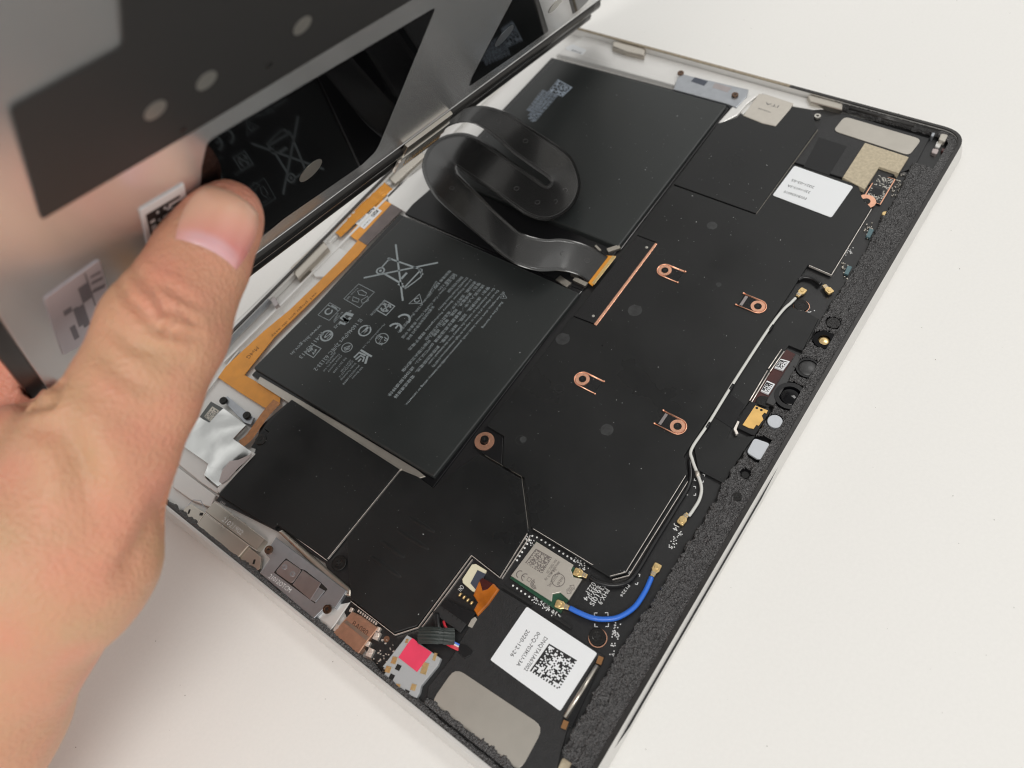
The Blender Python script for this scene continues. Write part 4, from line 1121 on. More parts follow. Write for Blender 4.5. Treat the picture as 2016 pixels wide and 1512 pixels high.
# ------------------------------------------------------------------ camera strip
inner = [(1795, 322), (1768, 380), (1756, 402), (1735, 431), (1708, 486), (1656, 569), (1637, 595), (1618, 627), (1580, 691), (1557, 735), (1518, 810), (1487, 858), (1461, 895), (1423, 952), (1412, 975), (1383, 1026),
         (1344, 1084), (1317, 1131), (1286, 1180), (1249, 1233), (1219, 1280), (1190, 1328), (1159, 1383), (1113, 1462), (1108, 1490)]
iy = sorted([tuple(P(a, b, -1.2)[:2]) for a, b in inner])
xs_, ys_ = [p[0] for p in iy], [p[1] for p in iy]
holes = [(pz([p], -.9)[0], r) for p, r in (((1623, 668), 3.7), ((1591, 724), 4.0), ((1556, 779), 5.4), ((1526, 829), 2.5), ((1499, 884), 4.6), ((1468, 931), 1.5), ((1641, 635), 2.4))]
x0, x1 = xs_[0], xs_[-1]
NX, NY = int((x1 - x0) / .42), 32
V, Fc = [], []
mask = []
for i in range(NX + 1):
    x = x0 + (x1 - x0) * i / NX
    y1_ = float(np.interp(x, xs_, ys_)) + 1.0 * noise.noise((x * .35, 0, 1)) + .8 * noise.noise((x * 1.7, 0, 2))
    y0_ = 1.7 + .4 * noise.noise((x * .3, 3, 3))
    for j in range(NY + 1):
        t = j / NY; y = y0_ + (y1_ - y0_) * t
        z = -.55 + .5 * noise.noise((x * .35, y * .35, 5)) + .62 * noise.noise((x * .9, y * .9, 6)) + .42 * noise.noise((x * 2.6, y * 2.6, 7))
        z -= .7 * max(0, (.22 - t) / .22) + 1.6 * max(0, (t - .97) / .03)
        cut = False
        for (c, r) in holes:
            d = math.hypot(x - c[0], y - c[1])
            if d < r: cut = True
            elif d < r + .7: z -= .9 * (1 - (d - r) / .7)
        V.append(TF(x, y, z)); mask.append(cut)
for i in range(NX):
    for j in range(NY):
        o = i * (NY + 1) + j; q = [o, o + NY + 1, o + NY + 2, o + 1]
        if not any(mask[k] for k in q): Fc.append(q)
obj('foam_strip', V, Fc, K['foam'], tab, True, label='grainy charcoal foam residue along the camera edge')
slab('strip_base', [(x0, 1.3), (x1, 1.3)] + [(x, y + .0) for x, y in reversed(iy)], -2.6, 1.0, K['plastic'], tab, bev=0)
def camring(px, ro, ri, z, m, label, lens=None, lz=-2):
    c = pz([px], z)[0]
    o = put('camera', ring_mesh(ro, ri, -1.8, 0, m, 32), px, z, tab, label=label)
    if lens:
        r0 = ROOT[tab.name]
        V, Fc = [], []
        n, k = 24, 5
        for a in range(k + 1):
            ph = a / k * math.pi / 2
            for b in range(n):
                V.append((c[0] + ri * math.cos(ph) * math.cos(2 * math.pi * b / n), c[1] + ri * math.cos(ph) * math.sin(2 * math.pi * b / n), lz + math.sin(ph) * ri * .35))
        for a in range(k):
            for b in range(n): Fc.append([a * n + b, a * n + (b + 1) % n, (a + 1) * n + (b + 1) % n, (a + 1) * n + b])
        # lens object is parented to the camera, given in tablet space
        me = bpy.data.meshes.new('lens'); me.from_pydata([((v[0] - c[0]) * .001, (v[1] - c[1]) * .001, (v[2] - z) * .001) for v in V], [], Fc); me.materials.append(lens)
        me.polygons.foreach_set('use_smooth', [True] * len(me.polygons)); me.update()
        l = bpy.data.objects.new('lens', me); COL.objects.link(l); l.parent = o
    return o
camring((1556, 779), 5.1, 3.6, -.9, K['plastic'], 'largest round camera, open black lens', K['lens'], -2.0)
camring((1623, 669), 3.6, 2.0, -.9, K['lens'], 'infrared camera with a gold centre', K['gold'], -1.9)
cam3 = camring((1591, 724), 3.9, 3.2, -1.3, K['plastic'], 'flat round camera cap with a pinhole', mat('cap_grey', (.045, .045, .046), .4), -1.9)
for px, r, nm, m_, lb_ in (((1526, 829), 2.4, 'sensor_window', K['milk'], 'small milky round window'), ((1468, 931), 1.3, 'microphone_hole', K['recess'], 'tiny black hole'), ((1641, 635), 2.3, 'rubber_plug', K['adhesive'], 'swirled black rubber plug')):
    c = pz([px], -.9)[0]
    slab(nm, disc_pts(c, r, 24), -.95 if nm != 'microphone_hole' else -2.2, .8, m_, tab, bev=.2, label=lb_)
c = pz([(1499, 885)], -1)[0]
pslab('sensor_window', [(1485, 862), (1513, 872), (1520, 885), (1518, 898), (1505, 905), (1490, 903), (1470, 890)], -.95, .8, K['milk'], tab, bev=.15, rnd=1.2, label='large milky window with one flat side')
pslab('camera_bracket', [(1567, 697), (1578, 701), (1560, 735), (1523, 799), (1508, 792), (1512, 784)], -1.05, .8, K['bracket'], tab, bev=.15, label='grey bracket beside the cameras')
cw = pslab('camera_well', [(1540, 684), (1566, 697), (1510, 795), (1470, 790)], -2.3, .5, K['wine'], tab, bev=0)
for px, lb_ in (([(1537, 706), (1555, 711), (1542, 729), (1525, 723)], 'upper white code label by the cameras'), ([(1510, 749), (1526, 756), (1513, 776), (1498, 769)], 'lower white code label by the cameras')):
    l_ = pslab('label', px, -1.5, .8, K['white'], tab, bev=.05, label=lb_)
    q = [(px[i][0] * .8 + (px[0][0] + px[2][0]) / 2 * .2 - 1, px[i][1] * .8 + (px[0][1] + px[2][1]) / 2 * .2) for i in (0, 1, 2, 3)]
    V, Fc = matrix_geo(q, 10, -1.46, int(px[0][0])); obj('printed_code', V, Fc, K['ink'], l_)
for a, b in (((1539, 687), (1513, 725)), ((1544, 691), (1516, 731)), ((1511, 729), (1476, 788)), ((1515, 733), (1480, 791))):
    q = pz([a, b], -1.3); tube('camera_rail', [(*q[0], -1.5), (*q[1], -1.5)], .22, K['edge'], tab, 6)
gp = pslab('gold_pad', [(1487, 798), (1512, 808), (1509, 814), (1505, 812), (1500, 818), (1503, 826), (1498, 832), (1494, 838), (1489, 836), (1484, 844), (1474, 842), (1462, 836)], -1.4, .3, K['goldpad'], tab, bev=.05, label='gold pad on a black block')
pslab('pad_block', [(1477, 789), (1489, 793), (1514, 802), (1516, 812), (1486, 858), (1478, 855), (1453, 843), (1452, 828)], -1.7, .9, K['plastic'], tab, bev=.15)
for px in ((1490, 803), (1499, 807)):
    c = pz([px], -1.3)[0]; slab('pad_hole', disc_pts(c, .45, 10), -1.37, .1, K['recess'], gp, bev=0)
bar3('steel_hook', [(1452, 828), (1456, 830), (1450, 845), (1454, 853), (1449, 856), (1444, 844)], -2.5, -1.3, K['edge'], 'small bright steel hook beside the gold pad', .1)
put('screw', lg, (1503, 793), -2.2, tab, .7, label='flat black screw half under the camera bracket')
put('screw', tiny, (1450, 980), -1.3, tab, .2, label='screw buried in the foam strip')
# dust on the black surfaces
rnd = random.Random(77); g = []
def inpoly(x, y, p):
    c = False
    for i in range(len(p)):
        a, b = p[i - 1], p[i]
        if (a[1] > y) != (b[1] > y) and x < (b[0] - a[0]) * (y - a[1]) / (b[1] - a[1]) + a[0]: c = not c
    return c
polys = [(pz(DP, -1.4), -1.4), (pz(LS, -1.45), -1.45), (pz(MS, -1.25), -1.25), (pz([(810, 440), (1130, 577), (854, 925), (510, 724)], -.9), -.85), (pz([(1093, 120), (1425, 210), (1218, 480), (885, 345)], -.9), -.85), (pz(UP, -1.2), -1.2), (pz(SF, -1.85), -1.85)]
cnt = 0
while cnt < 620:
    x, y = rnd.uniform(0, W), rnd.uniform(0, H)
    for p, z in polys:
        if inpoly(x, y, p):
            s = .05 + .22 * rnd.random() ** 4
            g.append(box_geo((x, y), s, s * rnd.uniform(.5, 1.8), z, z + .07, rnd.uniform(0, 3))); cnt += 1
            break
V, Fc = join_geo(g); obj('dust_specks', V, Fc, K['dust'], tab, kind='stuff')
V, Fc = join_geo([lines_geo([disc_pts(pz([p], -1.28)[0], 1.7, 24) + [disc_pts(pz([p], -1.28)[0], 1.7, 24)[0]]], .12, -1.285) for p in ((1302, 495), (1101, 764), (1025, 866), (1254, 608 + 3))])
obj('pressed_rings', V, Fc, mat('ring_mark', (.024, .024, .024), .5), s_ms)
# ------------------------------------------------------------------ ribbon cable between display and board
rib = empty('ribbon_cable', P(1000, 400, 5), 'wide black ribbon cable looping in an S from the display connector to the board', 'ribbon cable')
# lower edge pixel, upper edge pixel, height over the rim of each edge
ST = [((1158, 556), (1197, 505), -.7, -.6), ((1136, 541), (1172, 490), .2, -.1), ((1104, 533), (1140, 477), 2.0, 1.2), ((1078, 534), (1106, 470), 4.6, 3.4), ((1056, 533), (1075, 471), 6.8, 5.4),
      ((1024, 524), (1044, 465), 9.0, 7.4), ((996, 509), (1019, 454), 10.2, 8.6), ((960, 479), (987, 426), 10.8, 9.4), ((921, 446), (955, 395), 10.8, 9.8), ((884, 414), (926, 366), 10.6, 10.0),
      ((855, 386), (905, 344), 10.4, 10.0), ((836, 352), (902, 337), 10.4, 10.0), ((831, 322), (901, 334), 10.6, 10.0), ((845, 288), (901, 332), 10.6, 10.0), ((872, 268), (902, 331), 11, 10.2),
      ((906, 261), (904, 334), 11, 10.2), ((934, 267), (912, 341), 10.8, 9.8), ((962, 283), (935, 356), 10.4, 9.4), ((1010, 318), (970, 378), 9.4, 8.6), ((1050, 346), (1012, 408), 8.6, 8.0),
      ((1069, 360), (1036, 424), 8.2, 7.6), ((1075, 363), (1070, 435), 8.2, 7.4), ((1079, 363), (1104, 426), 8.3, 7.4), ((1081, 361), (1132, 400), 8.5, 7.6), ((1082, 358), (1143, 360), 8.8, 8.0),
      ((1080, 353), (1128, 314), 9.4, 9.0), ((1070, 345), (1104, 290), 10.0, 9.8), ((1040, 324), (1074, 270), 11.4, 11.2), ((1006, 299), (1036, 245), 13.0, 13.0), ((975, 272), (1004, 223), 15, 15),
      ((948, 251), (972, 212), 17.5, 17.5), ((922, 241), (944, 208), 20, 20.5), ((898, 243), (914, 214), 23, 24), ((876, 252), (885, 230), 26, 27), ((862, 260), (862, 246), 28, 29)]
Ea = spline([P(*a, za) for a, b, za, zb in ST], 6)
Eb = spline([P(*b, zb) for a, b, za, zb in ST], 6)
NW = 10
V, Fc = [], []
for sgn in (0, 1):
    for a, b in zip(Ea, Eb):
        for k in range(NW + 1):
            t = k / NW
            V.append(a * (1 - t) + b * t - np.array([0, 0, .13 * sgn]))
n1 = len(Ea)
for i in range(n1 - 1):
    for k in range(NW):
        o = i * (NW + 1) + k
        Fc.append([o, o + 1, o + NW + 2, o + NW + 1])
        o += n1 * (NW + 1); Fc.append([o + 1, o, o + NW + 1, o + NW + 2])
    for k in (0, NW):
        o = i * (NW + 1) + k; p = o + n1 * (NW + 1); Fc.append([o, o + NW + 1, p + NW + 1, p])
fb = obj('flex_body', V, Fc, K['ribbon'], rib, True)
fb.data.polygons.foreach_set('use_smooth', [(i % (2 * NW + 2)) < 2 * NW for i in range(len(fb.data.polygons))])
V, Fc = [], []
for off in (.06, .085, .11, .90):
    pts = [a * (1 - off) + b * off + np.array([0, 0, .05]) for a, b in zip(Ea, Eb)][6:-20]
    v, f = tube_geo(pts, .055, 5); o = len(V); V += v; Fc += [[i + o for i in q] for q in f]
obj('trace_lines', V, Fc, K['ribline'], rib, True)
g = []
for idx in (6, 15, 33, 58, 72, 112, 122, 132, 140, 152, 166, 176):
    if idx >= n1 - 2: continue
    t = .55
    c = Ea[idx] * (1 - t) + Eb[idx] * t; e1 = Eb[idx] - Ea[idx]; e1 /= np.linalg.norm(e1); e2 = Ea[idx + 1] - Ea[idx]; e2 -= e1 * (e2 @ e1); e2 /= np.linalg.norm(e2)
    nz = np.cross(e1, e2); nz = nz if nz[2] > 0 else -nz
    pts = [c + nz * .02 + (e1 * math.cos(q) + e2 * math.sin(q)) * 1.0 for q in np.linspace(0, 2 * math.pi, 20)]
    g.append(tube_geo(pts, .07, 5, caps=False))
V, Fc = join_geo(g); obj('pressed_circles', V, Fc, K['ribline'], rib, True)

# ------------------------------------------------------------------ lifted display
dsp = empty('display_panel', DF(140, 0, 0), 'black display panel lifted off the tablet, seen from its metal back', 'display panel')
def dslab(name, px, top, th, m, parent=dsp, **k):
    return pslab(name, px, top, th, m, parent, frame=DF, **k)
UL, UR, VT = -11.5, 284.0, 199.0
slab('glass', rounded([(UL, 0.6), (UR, 0.6), (UR, VT + 2), (UL, VT + 2)], 8, 6), -1.2, 1.8, K['bezel'], dsp, bev=.4, frame=DF)
slab('metal_back', rounded([(-7, 19.0), (UR - 4, 19.0), (UR - 4, VT - 3), (-7, VT - 3)], 3, 4), 0, 1.2, K['plate'], dsp, bev=.35, frame=DF)
# rolled lip and gasket along the lower edge
ug = np.linspace(-6, UR - 8, 50)
tube('gasket', [DF(u, 13.6, -1.3) for u in ug], 3.0, K['gasket'], dsp, 14, label='round dark gasket along the lower edge')
tube('lip', [DF(u, 19.1, -.1) for u in ug], .35, K['plate'], dsp, 8)
tube('gasket', [DF(u, 5.0, -1.9) for u in ug], 3.2, K['rimdark'], dsp, 10, label='black outer gasket along the lower edge')
W1 = [(409, 279), (858, 15), (747, 284), (738, 300), (712, 325), (560, 430), (470, 505), (430, 540), (385, 560), (398, 330)]
w1 = dslab('glossy_window', W1, .12, .25, K['glassblack'], bev=.03, rnd=[2.5, 1.2, 0, 2, 2, 0, 0, 2, 2, 3], label='large glossy black window in the metal back')
dslab('glossy_window', [(1016, -12), (1055, -12), (1063, 5), (1080, 61), (1001, 117), (924, 170), (930, 152)], .12, .25, K['glassblack'], bev=.03, rnd=.8, label='smaller glossy black window at the far end')
dslab('glossy_window', [(1112, -30), (1150, -40), (1160, 0), (1140, 20), (1128, 28)], .12, .25, K['glassblack'], bev=.03, rnd=.8, label='sliver of glossy black at the far edge')
sheet = dslab('black_sheet', [(835, -14), (690, 72), (370, 266), (84, 433), (19, 214), (236, 95), (242, 82), (232, -60), (850, -60)], .45, .35, K['sheet'], bev=.08, rnd=[0, 0, 0, .6, 1.5, 1.5, 1.5, 0, 0], label='matte black sheet on the upper back')
def ddisc(name, px, r, top, m, parent, el=1.0):
    c = D(*px)
    return slab(name, [(c[0] + x * el, c[1] + y) for x, y in disc_pts((0, 0), r, 26)], top, .1, m, parent, bev=0, frame=DF)
for px, r in (((302, 213), 2.4), ((403, 155), 2.4), ((592, 47), 2.4), ((475, 112), .0), ((527, 125), .9), ((357, 252), .8)):
    if r: ddisc('dot', px, r, .55, K['hole'] if r > 1 else K['gasket'], sheet)
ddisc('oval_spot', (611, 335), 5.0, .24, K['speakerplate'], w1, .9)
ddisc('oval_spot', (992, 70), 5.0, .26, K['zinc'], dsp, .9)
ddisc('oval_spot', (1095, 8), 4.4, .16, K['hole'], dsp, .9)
# connector on the lower edge with its row of teeth
q0, q1 = D(783, 308), D(872, 240)
cn = slab('display_connector', [(q0[0], 12.6), (q1[0], 12.6), (q1[0], 19.5), (q0[0], 19.5)], 2.1, 1.6, K['steel'], dsp, bev=.35, frame=DF, label='metal socket for the ribbon cable on the display edge')
slab('socket_lip', [(q0[0] - 1, 10.4), (q1[0] + 1, 10.4), (q1[0] + 1, 12.8), (q0[0] - 1, 12.8)], 2.5, 2.2, K['hole'], cn, bev=.25, frame=DF)
n_t = 11
for k in range(n_t):
    u = q0[0] + 4 + (q1[0] - q0[0] - 5) * k / (n_t - 1)
    slab('tooth', [(u - .65, 6.8), (u + .65, 6.8), (u + .65, 10.6), (u - .65, 10.6)], 2.5, 1.2, K['hole'], cn, bev=.1, frame=DF)
slab('corner_tab', [(q0[0] - 2, 3.0), (q0[0] + 2.2, 2.0), (q0[0] + 2.2, 10.6), (q0[0] - 2, 10.6)], 2.6, 1.2, K['edge'], cn, bev=.25, frame=DF)
slab('contact_block', [(q0[0] + 2, 0.0), (q1[0], 0.0), (q1[0], 7.0), (q0[0] + 2, 7.0)], 1.9, 1.6, K['wine'], cn, bev=.1, frame=DF)
g = []
for k in range(20):
    u = q0[0] + 3 + (q1[0] - q0[0] - 4) * k / 19
    for v_ in (2.4, 5.2):
        V1, F1 = box_geo((u, v_), .45, .9, 1.8, 2.1, 0, DF); g.append((V1, F1))
V, Fc = join_geo(g); obj('contacts', V, Fc, K['gold'], cn, kind='stuff')
# stickers by the thumb
st1 = dslab('sticker', [(275, 414), (362, 362), (385, 470), (300, 522)], .3, .2, K['white'], bev=.02, label='white sticker with a square code, half under the thumb')
V, Fc = matrix_geo([(287, 423), (354, 384), (366, 445), (303, 492)], 14, .33, 61, DF)
obj('printed_code', V, Fc, K['ink'], st1)
st2 = dslab('sticker', [(87, 589), (196, 511), (232, 640), (125, 700)], .3, .2, mat('sticker_mauve', (.62, .59, .64), .5), bev=.02, rnd=1, label='pale sticker with blurred bar code near the corner')
pk = mat('faint_ink', (.22, .21, .24), .6)
g = []
for (a, b, w_) in (((165, 536), (186, 600), .5), ((176, 544), (196, 533), 1.4), ((178, 556), (200, 545), 1.8), ((180, 572), (205, 560), 2.4), ((160, 560), (170, 590), 3.0), ((130, 606), (133, 616), 2.6), ((146, 604), (158, 640), 1.6), ((156, 600), (170, 640), 2.2), ((140, 640), (150, 665), 1.8)):
    g.append(lines_geo([[D(*a), D(*b)]], w_ * .8, .33, DF))
V, Fc = join_geo(g); obj('printed_bars', V, Fc, pk, st2)

# ------------------------------------------------------------------ the hand: one continuous surface from a smooth union of tapered limbs
def cp(u, v, z): return CP(u, v, z)
def behind(u, v, back):
    """a point behind the display (on its outer side), seen at pixel u, v"""
    d = ray(u, v); k = (EN @ DORG - EN @ CAM) / (EN @ d)
    return CAM + d * k - EN * back
limbs = {}
tip = cp(432, 442, 181); nailb = cp(396, 512, 178); ip = cp(322, 655, 171); mcp = cp(205, 875, 165); cmc = cp(98, 1095, 167)
wr1 = cp(-105, 1400, 173); wr2 = cp(-160, 1250, 178); arm1 = cp(-400, 1900, 188); arm2 = cp(-520, 1760, 195)
imcp = cp(-175, 905, 196); mmcp = cp(-260, 860, 214); rmcp = cp(-330, 850, 236); pmcp = cp(-380, 860, 258)
palm_c = cp(-60, 1050, 180)
S = lambda a, b, ra, rb: (np.array(a), np.array(b), ra, rb)
thumb = [S(cp(446, 420, 183), tip, 8.3, 9.7), S(tip, nailb, 9.7, 10.9), S(nailb, ip, 11.1, 13.6), S(ip, cp(265, 780, 167), 13.6, 13.4), S(cp(265, 780, 167), mcp, 13.4, 15.2), S(mcp, cmc, 15.2, 20.5)]
palm = [S(cmc, wr1, 20.5, 22.5), S(cmc, palm_c, 20, 20), S(palm_c, wr2, 20, 21), S(palm_c, imcp, 19, 11.5), S(wr2, mmcp, 18, 11.5), S(wr2, rmcp, 16, 11), S(wr2, pmcp, 15, 10), S(imcp, mmcp, 11, 11),
        S(mmcp, rmcp, 11, 10.5), S(rmcp, pmcp, 10.5, 10), S(wr1, arm1, 23, 27), S(wr2, arm2, 22, 27), S(arm1, arm2, 27, 27), S(mcp, imcp, 11.5, 10.5), S(wr1, wr2, 23, 21)]
def finger(root, pip, dip, tip_, r):
    return [S(root, pip, r + 1.2, r), S(pip, dip, r, r - .9), S(dip, tip_, r - .9, r - 1.8)]
index = finger(imcp, cp(36, 808, 207), behind(170, 690, 15), behind(275, 600, 13), 9.6)
middle = finger(mmcp, behind(-40, 640, 26), behind(110, 560, 16), behind(215, 480, 12.5), 9.8)
ring_ = finger(rmcp, behind(-120, 480, 27), behind(40, 420, 17), behind(140, 350, 12.0), 9.3)
pinky = finger(pmcp, behind(-170, 350, 25), behind(-40, 290, 15), behind(40, 240, 11.0), 8.2)
allp = np.array([p for grp in (thumb, palm, index, middle, ring_, pinky) for s in grp for p in s[:2]])
STEP = 1.2
lo = allp.min(0) - 32; hi = allp.max(0) + 32
ax = [np.arange(lo[i], hi[i], STEP, dtype=np.float32) for i in range(3)]
GX, GY, GZ = np.meshgrid(*ax, indexing='ij')
def cap(s):
    a, b, ra, rb = s
    d = (b - a); L2 = float(d @ d) + 1e-9
    t = np.clip(((GX - a[0]) * d[0] + (GY - a[1]) * d[1] + (GZ - a[2]) * d[2]) / L2, 0, 1).astype(np.float32)
    return np.sqrt((GX - a[0] - d[0] * t) ** 2 + (GY - a[1] - d[1] * t) ** 2 + (GZ - a[2] - d[2] * t) ** 2) - (ra + (rb - ra) * t)
def smin(a, b, k):
    h = np.clip(.5 + .5 * (b - a) / k, 0, 1)
    return b * (1 - h) + a * h - k * h * (1 - h)
def group(g, k):
    f = cap(g[0])
    for s in g[1:]: f = smin(f, cap(s), k)
    return f
fld = group(palm, 7.0)
fld = smin(fld, group(thumb, 2.5), 6.0)
fin = group(index, 1.5)
for g_ in (middle, ring_, pinky): fin = np.minimum(fin, group(g_, 1.5))
fld = smin(fld, fin, 2.5)
# keep the pads from passing through the display: press flat against its two faces
pd = (GX - DORG[0]) * EN[0] + (GY - DORG[1]) * EN[1] + (GZ - DORG[2]) * EN[2]
pu = (GX - DORG[0]) * EX[0] + (GY - DORG[1]) * EX[1] + (GZ - DORG[2]) * EX[2]
pv = (GX - DORG[0]) * EU[0] + (GY - DORG[1]) * EU[1] + (GZ - DORG[2]) * EU[2]
box = np.maximum(np.maximum(np.abs(pd + 1.25) - 2.0, UL - .4 - pu), -pv - .2)
fld = np.maximum(fld, -box)
def surface_nets(f, ax):
    nx, ny, nz = f.shape
    s = f < 0
    c = s[:-1, :-1, :-1].astype(np.int8)
    tot = np.zeros((nx - 1, ny - 1, nz - 1), np.int8)
    for i in (0, 1):
        for j in (0, 1):
            for k in (0, 1): tot += s[i:nx - 1 + i, j:ny - 1 + j, k:nz - 1 + k]
    act = (tot > 0) & (tot < 8)
    idx = -np.ones(act.shape, np.int64); cells = np.argwhere(act); idx[act] = np.arange(len(cells))
    acc = np.zeros((len(cells), 3)); cnt = np.zeros(len(cells))
    cor = [(i, j, k) for i in (0, 1) for j in (0, 1) for k in (0, 1)]
    vals = {c_: f[cells[:, 0] + c_[0], cells[:, 1] + c_[1], cells[:, 2] + c_[2]] for c_ in cor}
    for a in cor:
        for d in range(3):
            if a[d] == 0:
                b = list(a); b[d] = 1; b = tuple(b)
                va, vb = vals[a], vals[b]; m = (va < 0) != (vb < 0)
                t = va[m] / (va[m] - vb[m])
                p = np.tile(np.array(a, float), (m.sum(), 1)); p[:, d] += t
                acc[m] += p; cnt[m] += 1
    pos = cells + acc / cnt[:, None]
    V = np.stack([ax[d][0] + pos[:, d] * STEP for d in range(3)], 1)
    Fc = []
    for d in range(3):
        e = [slice(0, n - 1) if i == d else slice(1, n - 1) for i, n in enumerate((nx, ny, nz))]
        e2 = [slice(1, n) if i == d else slice(1, n - 1) for i, n in enumerate((nx, ny, nz))]
        m = s[tuple(e)] != s[tuple(e2)]
        loc = np.argwhere(m)
        base = loc + np.array([0 if i == d else 1 for i in range(3)])
        u, w = [(1, 2), (2, 0), (0, 1)][d]
        def at(du, dw):
            q = base.copy(); q[:, u] -= du; q[:, w] -= dw
            return idx[q[:, 0], q[:, 1], q[:, 2]]
        quad = np.stack([at(0, 0), at(1, 0), at(1, 1), at(0, 1)], 1)
        flip = ~s[tuple(e)][m]
        quad[flip] = quad[flip][:, ::-1]
        Fc.append(quad)
    return V, np.concatenate(Fc)
V, Q = surface_nets(fld, ax)
# relax the surface, then press in the skin creases
for it_ in range(3):
    nb = np.zeros_like(V); ct = np.zeros(len(V))
    for a, b in ((0, 1), (1, 2), (2, 3), (3, 0)):
        np.add.at(nb, Q[:, a], V[Q[:, b]]); np.add.at(nb, Q[:, b], V[Q[:, a]]); np.add.at(ct, Q[:, a], 1); np.add.at(ct, Q[:, b], 1)
    V = V * .5 + nb / np.maximum(ct, 1)[:, None] * .5
def normals(V):
    n_ = np.cross(V[Q[:, 2]] - V[Q[:, 0]], V[Q[:, 3]] - V[Q[:, 1]])
    N = np.zeros_like(V)
    for a in range(4): np.add.at(N, Q[:, a], n_)
    return N / (np.linalg.norm(N, axis=1)[:, None] + 1e-9)
N = normals(V)
view = CAM - V; view /= np.linalg.norm(view, axis=1)[:, None]
def prj(X):
    c = (X - CAM) @ R.T
    return np.stack([1008 + F * c[:, 0] / c[:, 2], 756 + F * c[:, 1] / c[:, 2]], 1)
uv = prj(V)
# outward test
cen = V.mean(0)
out = np.sign(np.sum(N * (V - cen), 1).sum()); N *= out
face = np.sum(N * view, 1) > .05
face &= (V - DORG) @ EN > -1
def crease(pl, width, depth):
    """groove along a line on the skin (a polyline on the thumb's back)"""
    pl = [np.array(p, float) for p in pl]
    dmin = np.full(len(V), 1e9); tt = np.zeros(len(V))
    for i in range(len(pl) - 1):
        a, b = pl[i], pl[i + 1]; d = b - a
        t = np.clip(((uv - a) @ d) / (d @ d), 0, 1)
        dd = np.linalg.norm(uv - a - d * t[:, None], axis=1)
        k = dd < dmin; dmin[k] = dd[k]; tt[k] = ((i + t) / (len(pl) - 1))[k]
    w = np.exp(-(dmin / width) ** 2) * np.minimum(1, 4 * np.minimum(tt + .12, 1.12 - tt)) - .45 * np.exp(-((dmin - 2.1 * width) / (1.2 * width)) ** 2) * np.minimum(1, 4 * np.minimum(tt + .05, 1.05 - tt))
    return np.where(face, w * depth, 0)
dis = np.zeros(len(V))
for pl, w_, dep in (([(236, 560), (250, 590), (290, 625), (310, 650), (355, 662), (395, 662)], 8, .85), ([(270, 545), (300, 575), (320, 600), (312, 622), (338, 608), (375, 630), (392, 640)], 7, .65),
                    ([(262, 528), (310, 560), (350, 580), (385, 600)], 9, .45), ([(210, 640), (260, 680), (310, 695), (370, 700)], 11, .4), ([(375, 712), (345, 722), (300, 720)], 9, .35),
                    ([(320, 655), (332, 640), (345, 632)], 6, .5), ([(195, 690), (240, 740), (300, 770)], 16, .35),
                    ([(45, 800), (100, 790), (120, 740)], 12, .9), ([(60, 830), (120, 860), (160, 930)], 26, .7), ([(330, 975), (290, 1060), (240, 1130)], 24, .9), ([(120, 800), (150, 880), (180, 1000)], 34, .8)):
    dis += crease(pl, w_, dep * 1.7)
rng = np.array([noise.noise((v[0] * .09, v[1] * .09, v[2] * .09)) for v in V])
V = V - N * (dis[:, None] - .55 * rng[:, None])
hand = empty('hand', cmc, 'bare left hand gripping the raised display with the thumb on its metal back', 'hand')
def skin_mat():
    m = mat('skin', (.66, .39, .26), .46, sss=.35, spec=.42)
    nt = m.node_tree; b = nt.nodes['Principled BSDF']; tc = nt.nodes['Texture Coordinate']
    n = nt.nodes.new('ShaderNodeTexNoise'); n.inputs['Scale'].default_value = 55; n.inputs['Detail'].default_value = 5
    n2 = nt.nodes.new('ShaderNodeTexNoise'); n2.inputs['Scale'].default_value = 1100; n2.inputs['Detail'].default_value = 3
    r = nt.nodes.new('ShaderNodeValToRGB')
    r.color_ramp.elements[0].position = .33; r.color_ramp.elements[0].color = (.63, .37, .22, 1)
    r.color_ramp.elements[1].position = .68; r.color_ramp.elements[1].color = (.73, .32, .215, 1)
    v = nt.nodes.new('ShaderNodeTexVoronoi'); v.inputs['Scale'].default_value = 900
    bp = nt.nodes.new('ShaderNodeBump'); bp.inputs['Strength'].default_value = .5; bp.inputs['Distance'].default_value = .0005
    mx = nt.nodes.new('ShaderNodeMath'); mx.operation = 'ADD'
    at = nt.nodes.new('ShaderNodeAttribute'); at.attribute_name = 'blush'
    mc_ = nt.nodes.new('ShaderNodeMixRGB'); mc_.inputs['Color2'].default_value = (.74, .30, .22, 1)
    L_ = nt.links.new
    L_(tc.outputs['Object'], n.inputs['Vector']); L_(tc.outputs['Object'], n2.inputs['Vector']); L_(tc.outputs['Object'], v.inputs['Vector'])
    L_(n.outputs['Fac'], r.inputs['Fac']); L_(r.outputs['Color'], mc_.inputs['Color1']); L_(at.outputs['Fac'], mc_.inputs['Fac']); L_(mc_.outputs['Color'], b.inputs['Base Color'])
    L_(n2.outputs['Fac'], mx.inputs[0]); L_(v.outputs['Distance'], mx.inputs[1]); L_(mx.outputs['Value'], bp.inputs['Height']); L_(bp.outputs['Normal'], b.inputs['Normal'])
    return m
ho = obj('palm_and_fingers', V, Q.tolist(), skin_mat(), hand, True)
me = ho.data
bl = me.attributes.new('blush', 'FLOAT', 'POINT')
bv = .55 * np.exp(-(np.linalg.norm(V - tip, axis=1) / 15) ** 2) + .8 * np.exp(-(np.linalg.norm(V - cp(20, 800, 205), axis=1) / 22) ** 2) + .25 * np.exp(-(np.linalg.norm(V - ip, axis=1) / 12) ** 2)
bl.data.foreach_set('value', np.clip(bv, 0, .8).astype(np.float32))
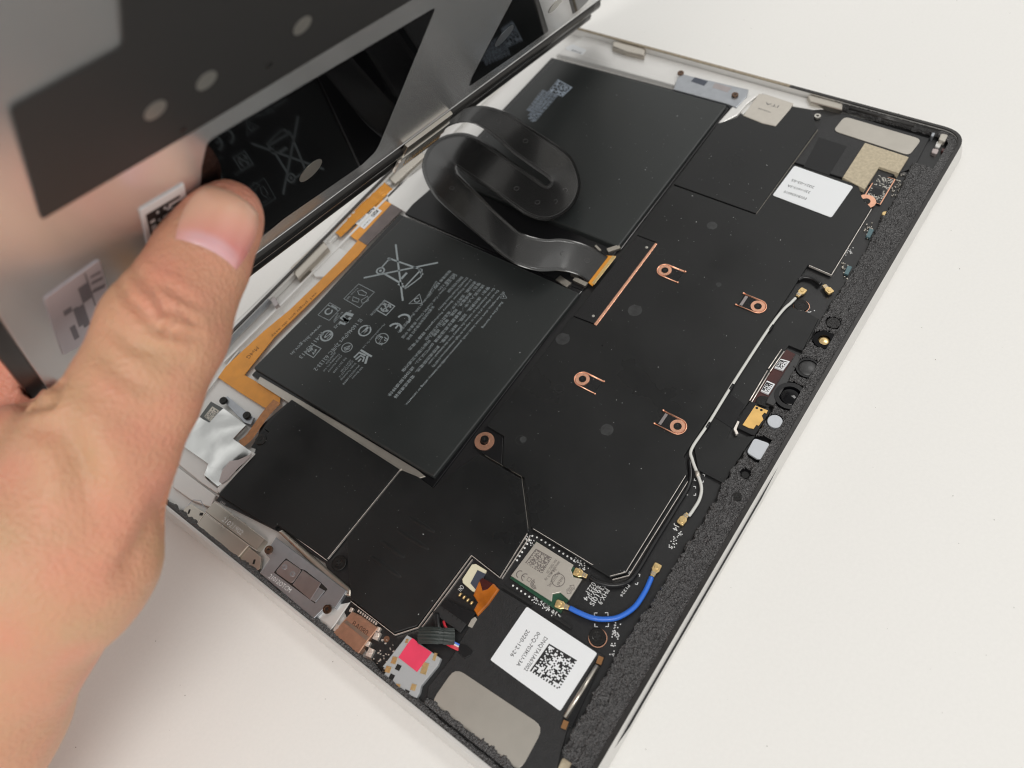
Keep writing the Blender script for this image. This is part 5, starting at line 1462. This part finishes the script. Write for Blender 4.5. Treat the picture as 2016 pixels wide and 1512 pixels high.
# thumb nail: a curved plate laid on the back of the thumb
axd = tip - nailb; axd /= np.linalg.norm(axd)
ctr = cp(416, 462, 180)
vw = CAM - ctr; vw /= np.linalg.norm(vw); vw -= axd * (vw @ axd); vw /= np.linalg.norm(vw)
sd = np.cross(vw, axd)
if (R @ sd)[0] < 0: sd = -sd
rot = math.radians(6)
vw, sd = vw * math.cos(rot) + sd * math.sin(rot), sd * math.cos(rot) - vw * math.sin(rot)
from mathutils.bvhtree import BVHTree
bvh = BVHTree.FromPolygons([tuple(v) for v in V], Q.tolist())
NV, Fn = [], []
na, nb_ = 22, 22
bl2 = []
for i in range(na + 1):
    for j in range(nb_ + 1):
        s = -1 + 2 * i / na; t = -1 + 2 * j / nb_           # s across, t along (t=-1 cuticle)
        # superellipse outline
        ra = math.sqrt(1 - .5 * t * t) if abs(t) <= 1 else 0
        x = s * 8.7 * (1 - .16 * t * t - (.10 if t > 0 else 0) * t * t); y = t * 8.3 * (1 - .10 * s * s * (1 if t > 0 else .55)) - (1.2 * s * s if t < 0 else -.2) + (0 if t > 0 else -.3)
        edge = max(abs(s), abs(t))
        o_ = ctr + axd * (y + .8) + vw * 30 + sd * x
        hit = bvh.ray_cast(Vector(o_), Vector(-vw), 60)
        if hit[0] is None: h_ = ctr + axd * y + sd * x
        else: h_ = np.array(hit[0])
        lift = .42 * (1 - max(0, edge - .82) / .18) - .22 * max(0, (edge - .82) / .18)
        NV.append(h_ + vw * lift)
for i in range(na):
    for j in range(nb_):
        o = i * (nb_ + 1) + j; Fn.append([o, o + nb_ + 1, o + nb_ + 2, o + 1])
nl = obj('thumbnail', NV, Fn, K['nail'], hand, True, label='pink thumbnail')
nt = K['nail'].node_tree
bb = nt.nodes['Principled BSDF']
a_ = nl.data.attributes.new('moon', 'FLOAT', 'POINT')
mv = []
for i in range(na + 1):
    for j in range(nb_ + 1):
        s = -1 + 2 * i / na; t = -1 + 2 * j / nb_
        mv.append(max(0.0, min(1.0, ((-t - .58 + .25 * (1 - s * s) * .6)) * 5)) * (1 - abs(s) ** 3) * .7)
a_.data.foreach_set('value', mv)
at = nt.nodes.new('ShaderNodeAttribute'); at.attribute_name = 'moon'
mx = nt.nodes.new('ShaderNodeMixRGB'); 
a2 = nl.data.attributes.new('grad', 'FLOAT', 'POINT')
a2.data.foreach_set('value', [max(0.0, min(1.0, .5 + .5 * (-1 + 2 * j / nb_) + .25 * (-1 + 2 * i / na) * -1)) for i in range(na + 1) for j in range(nb_ + 1)])
g2 = nt.nodes.new('ShaderNodeAttribute'); g2.attribute_name = 'grad'
rg = nt.nodes.new('ShaderNodeValToRGB'); rg.color_ramp.elements[0].position = .12; rg.color_ramp.elements[0].color = (.80, .30, .27, 1); rg.color_ramp.elements[1].position = .7; rg.color_ramp.elements[1].color = (.84, .48, .34, 1)
nt.links.new(g2.outputs['Fac'], rg.inputs['Fac']); nt.links.new(rg.outputs['Color'], mx.inputs['Color1'])
mx.inputs['Color2'].default_value = (.80, .52, .56, 1)
nt.links.new(at.outputs['Fac'], mx.inputs['Fac']); nt.links.new(mx.outputs['Color'], bb.inputs['Base Color'])
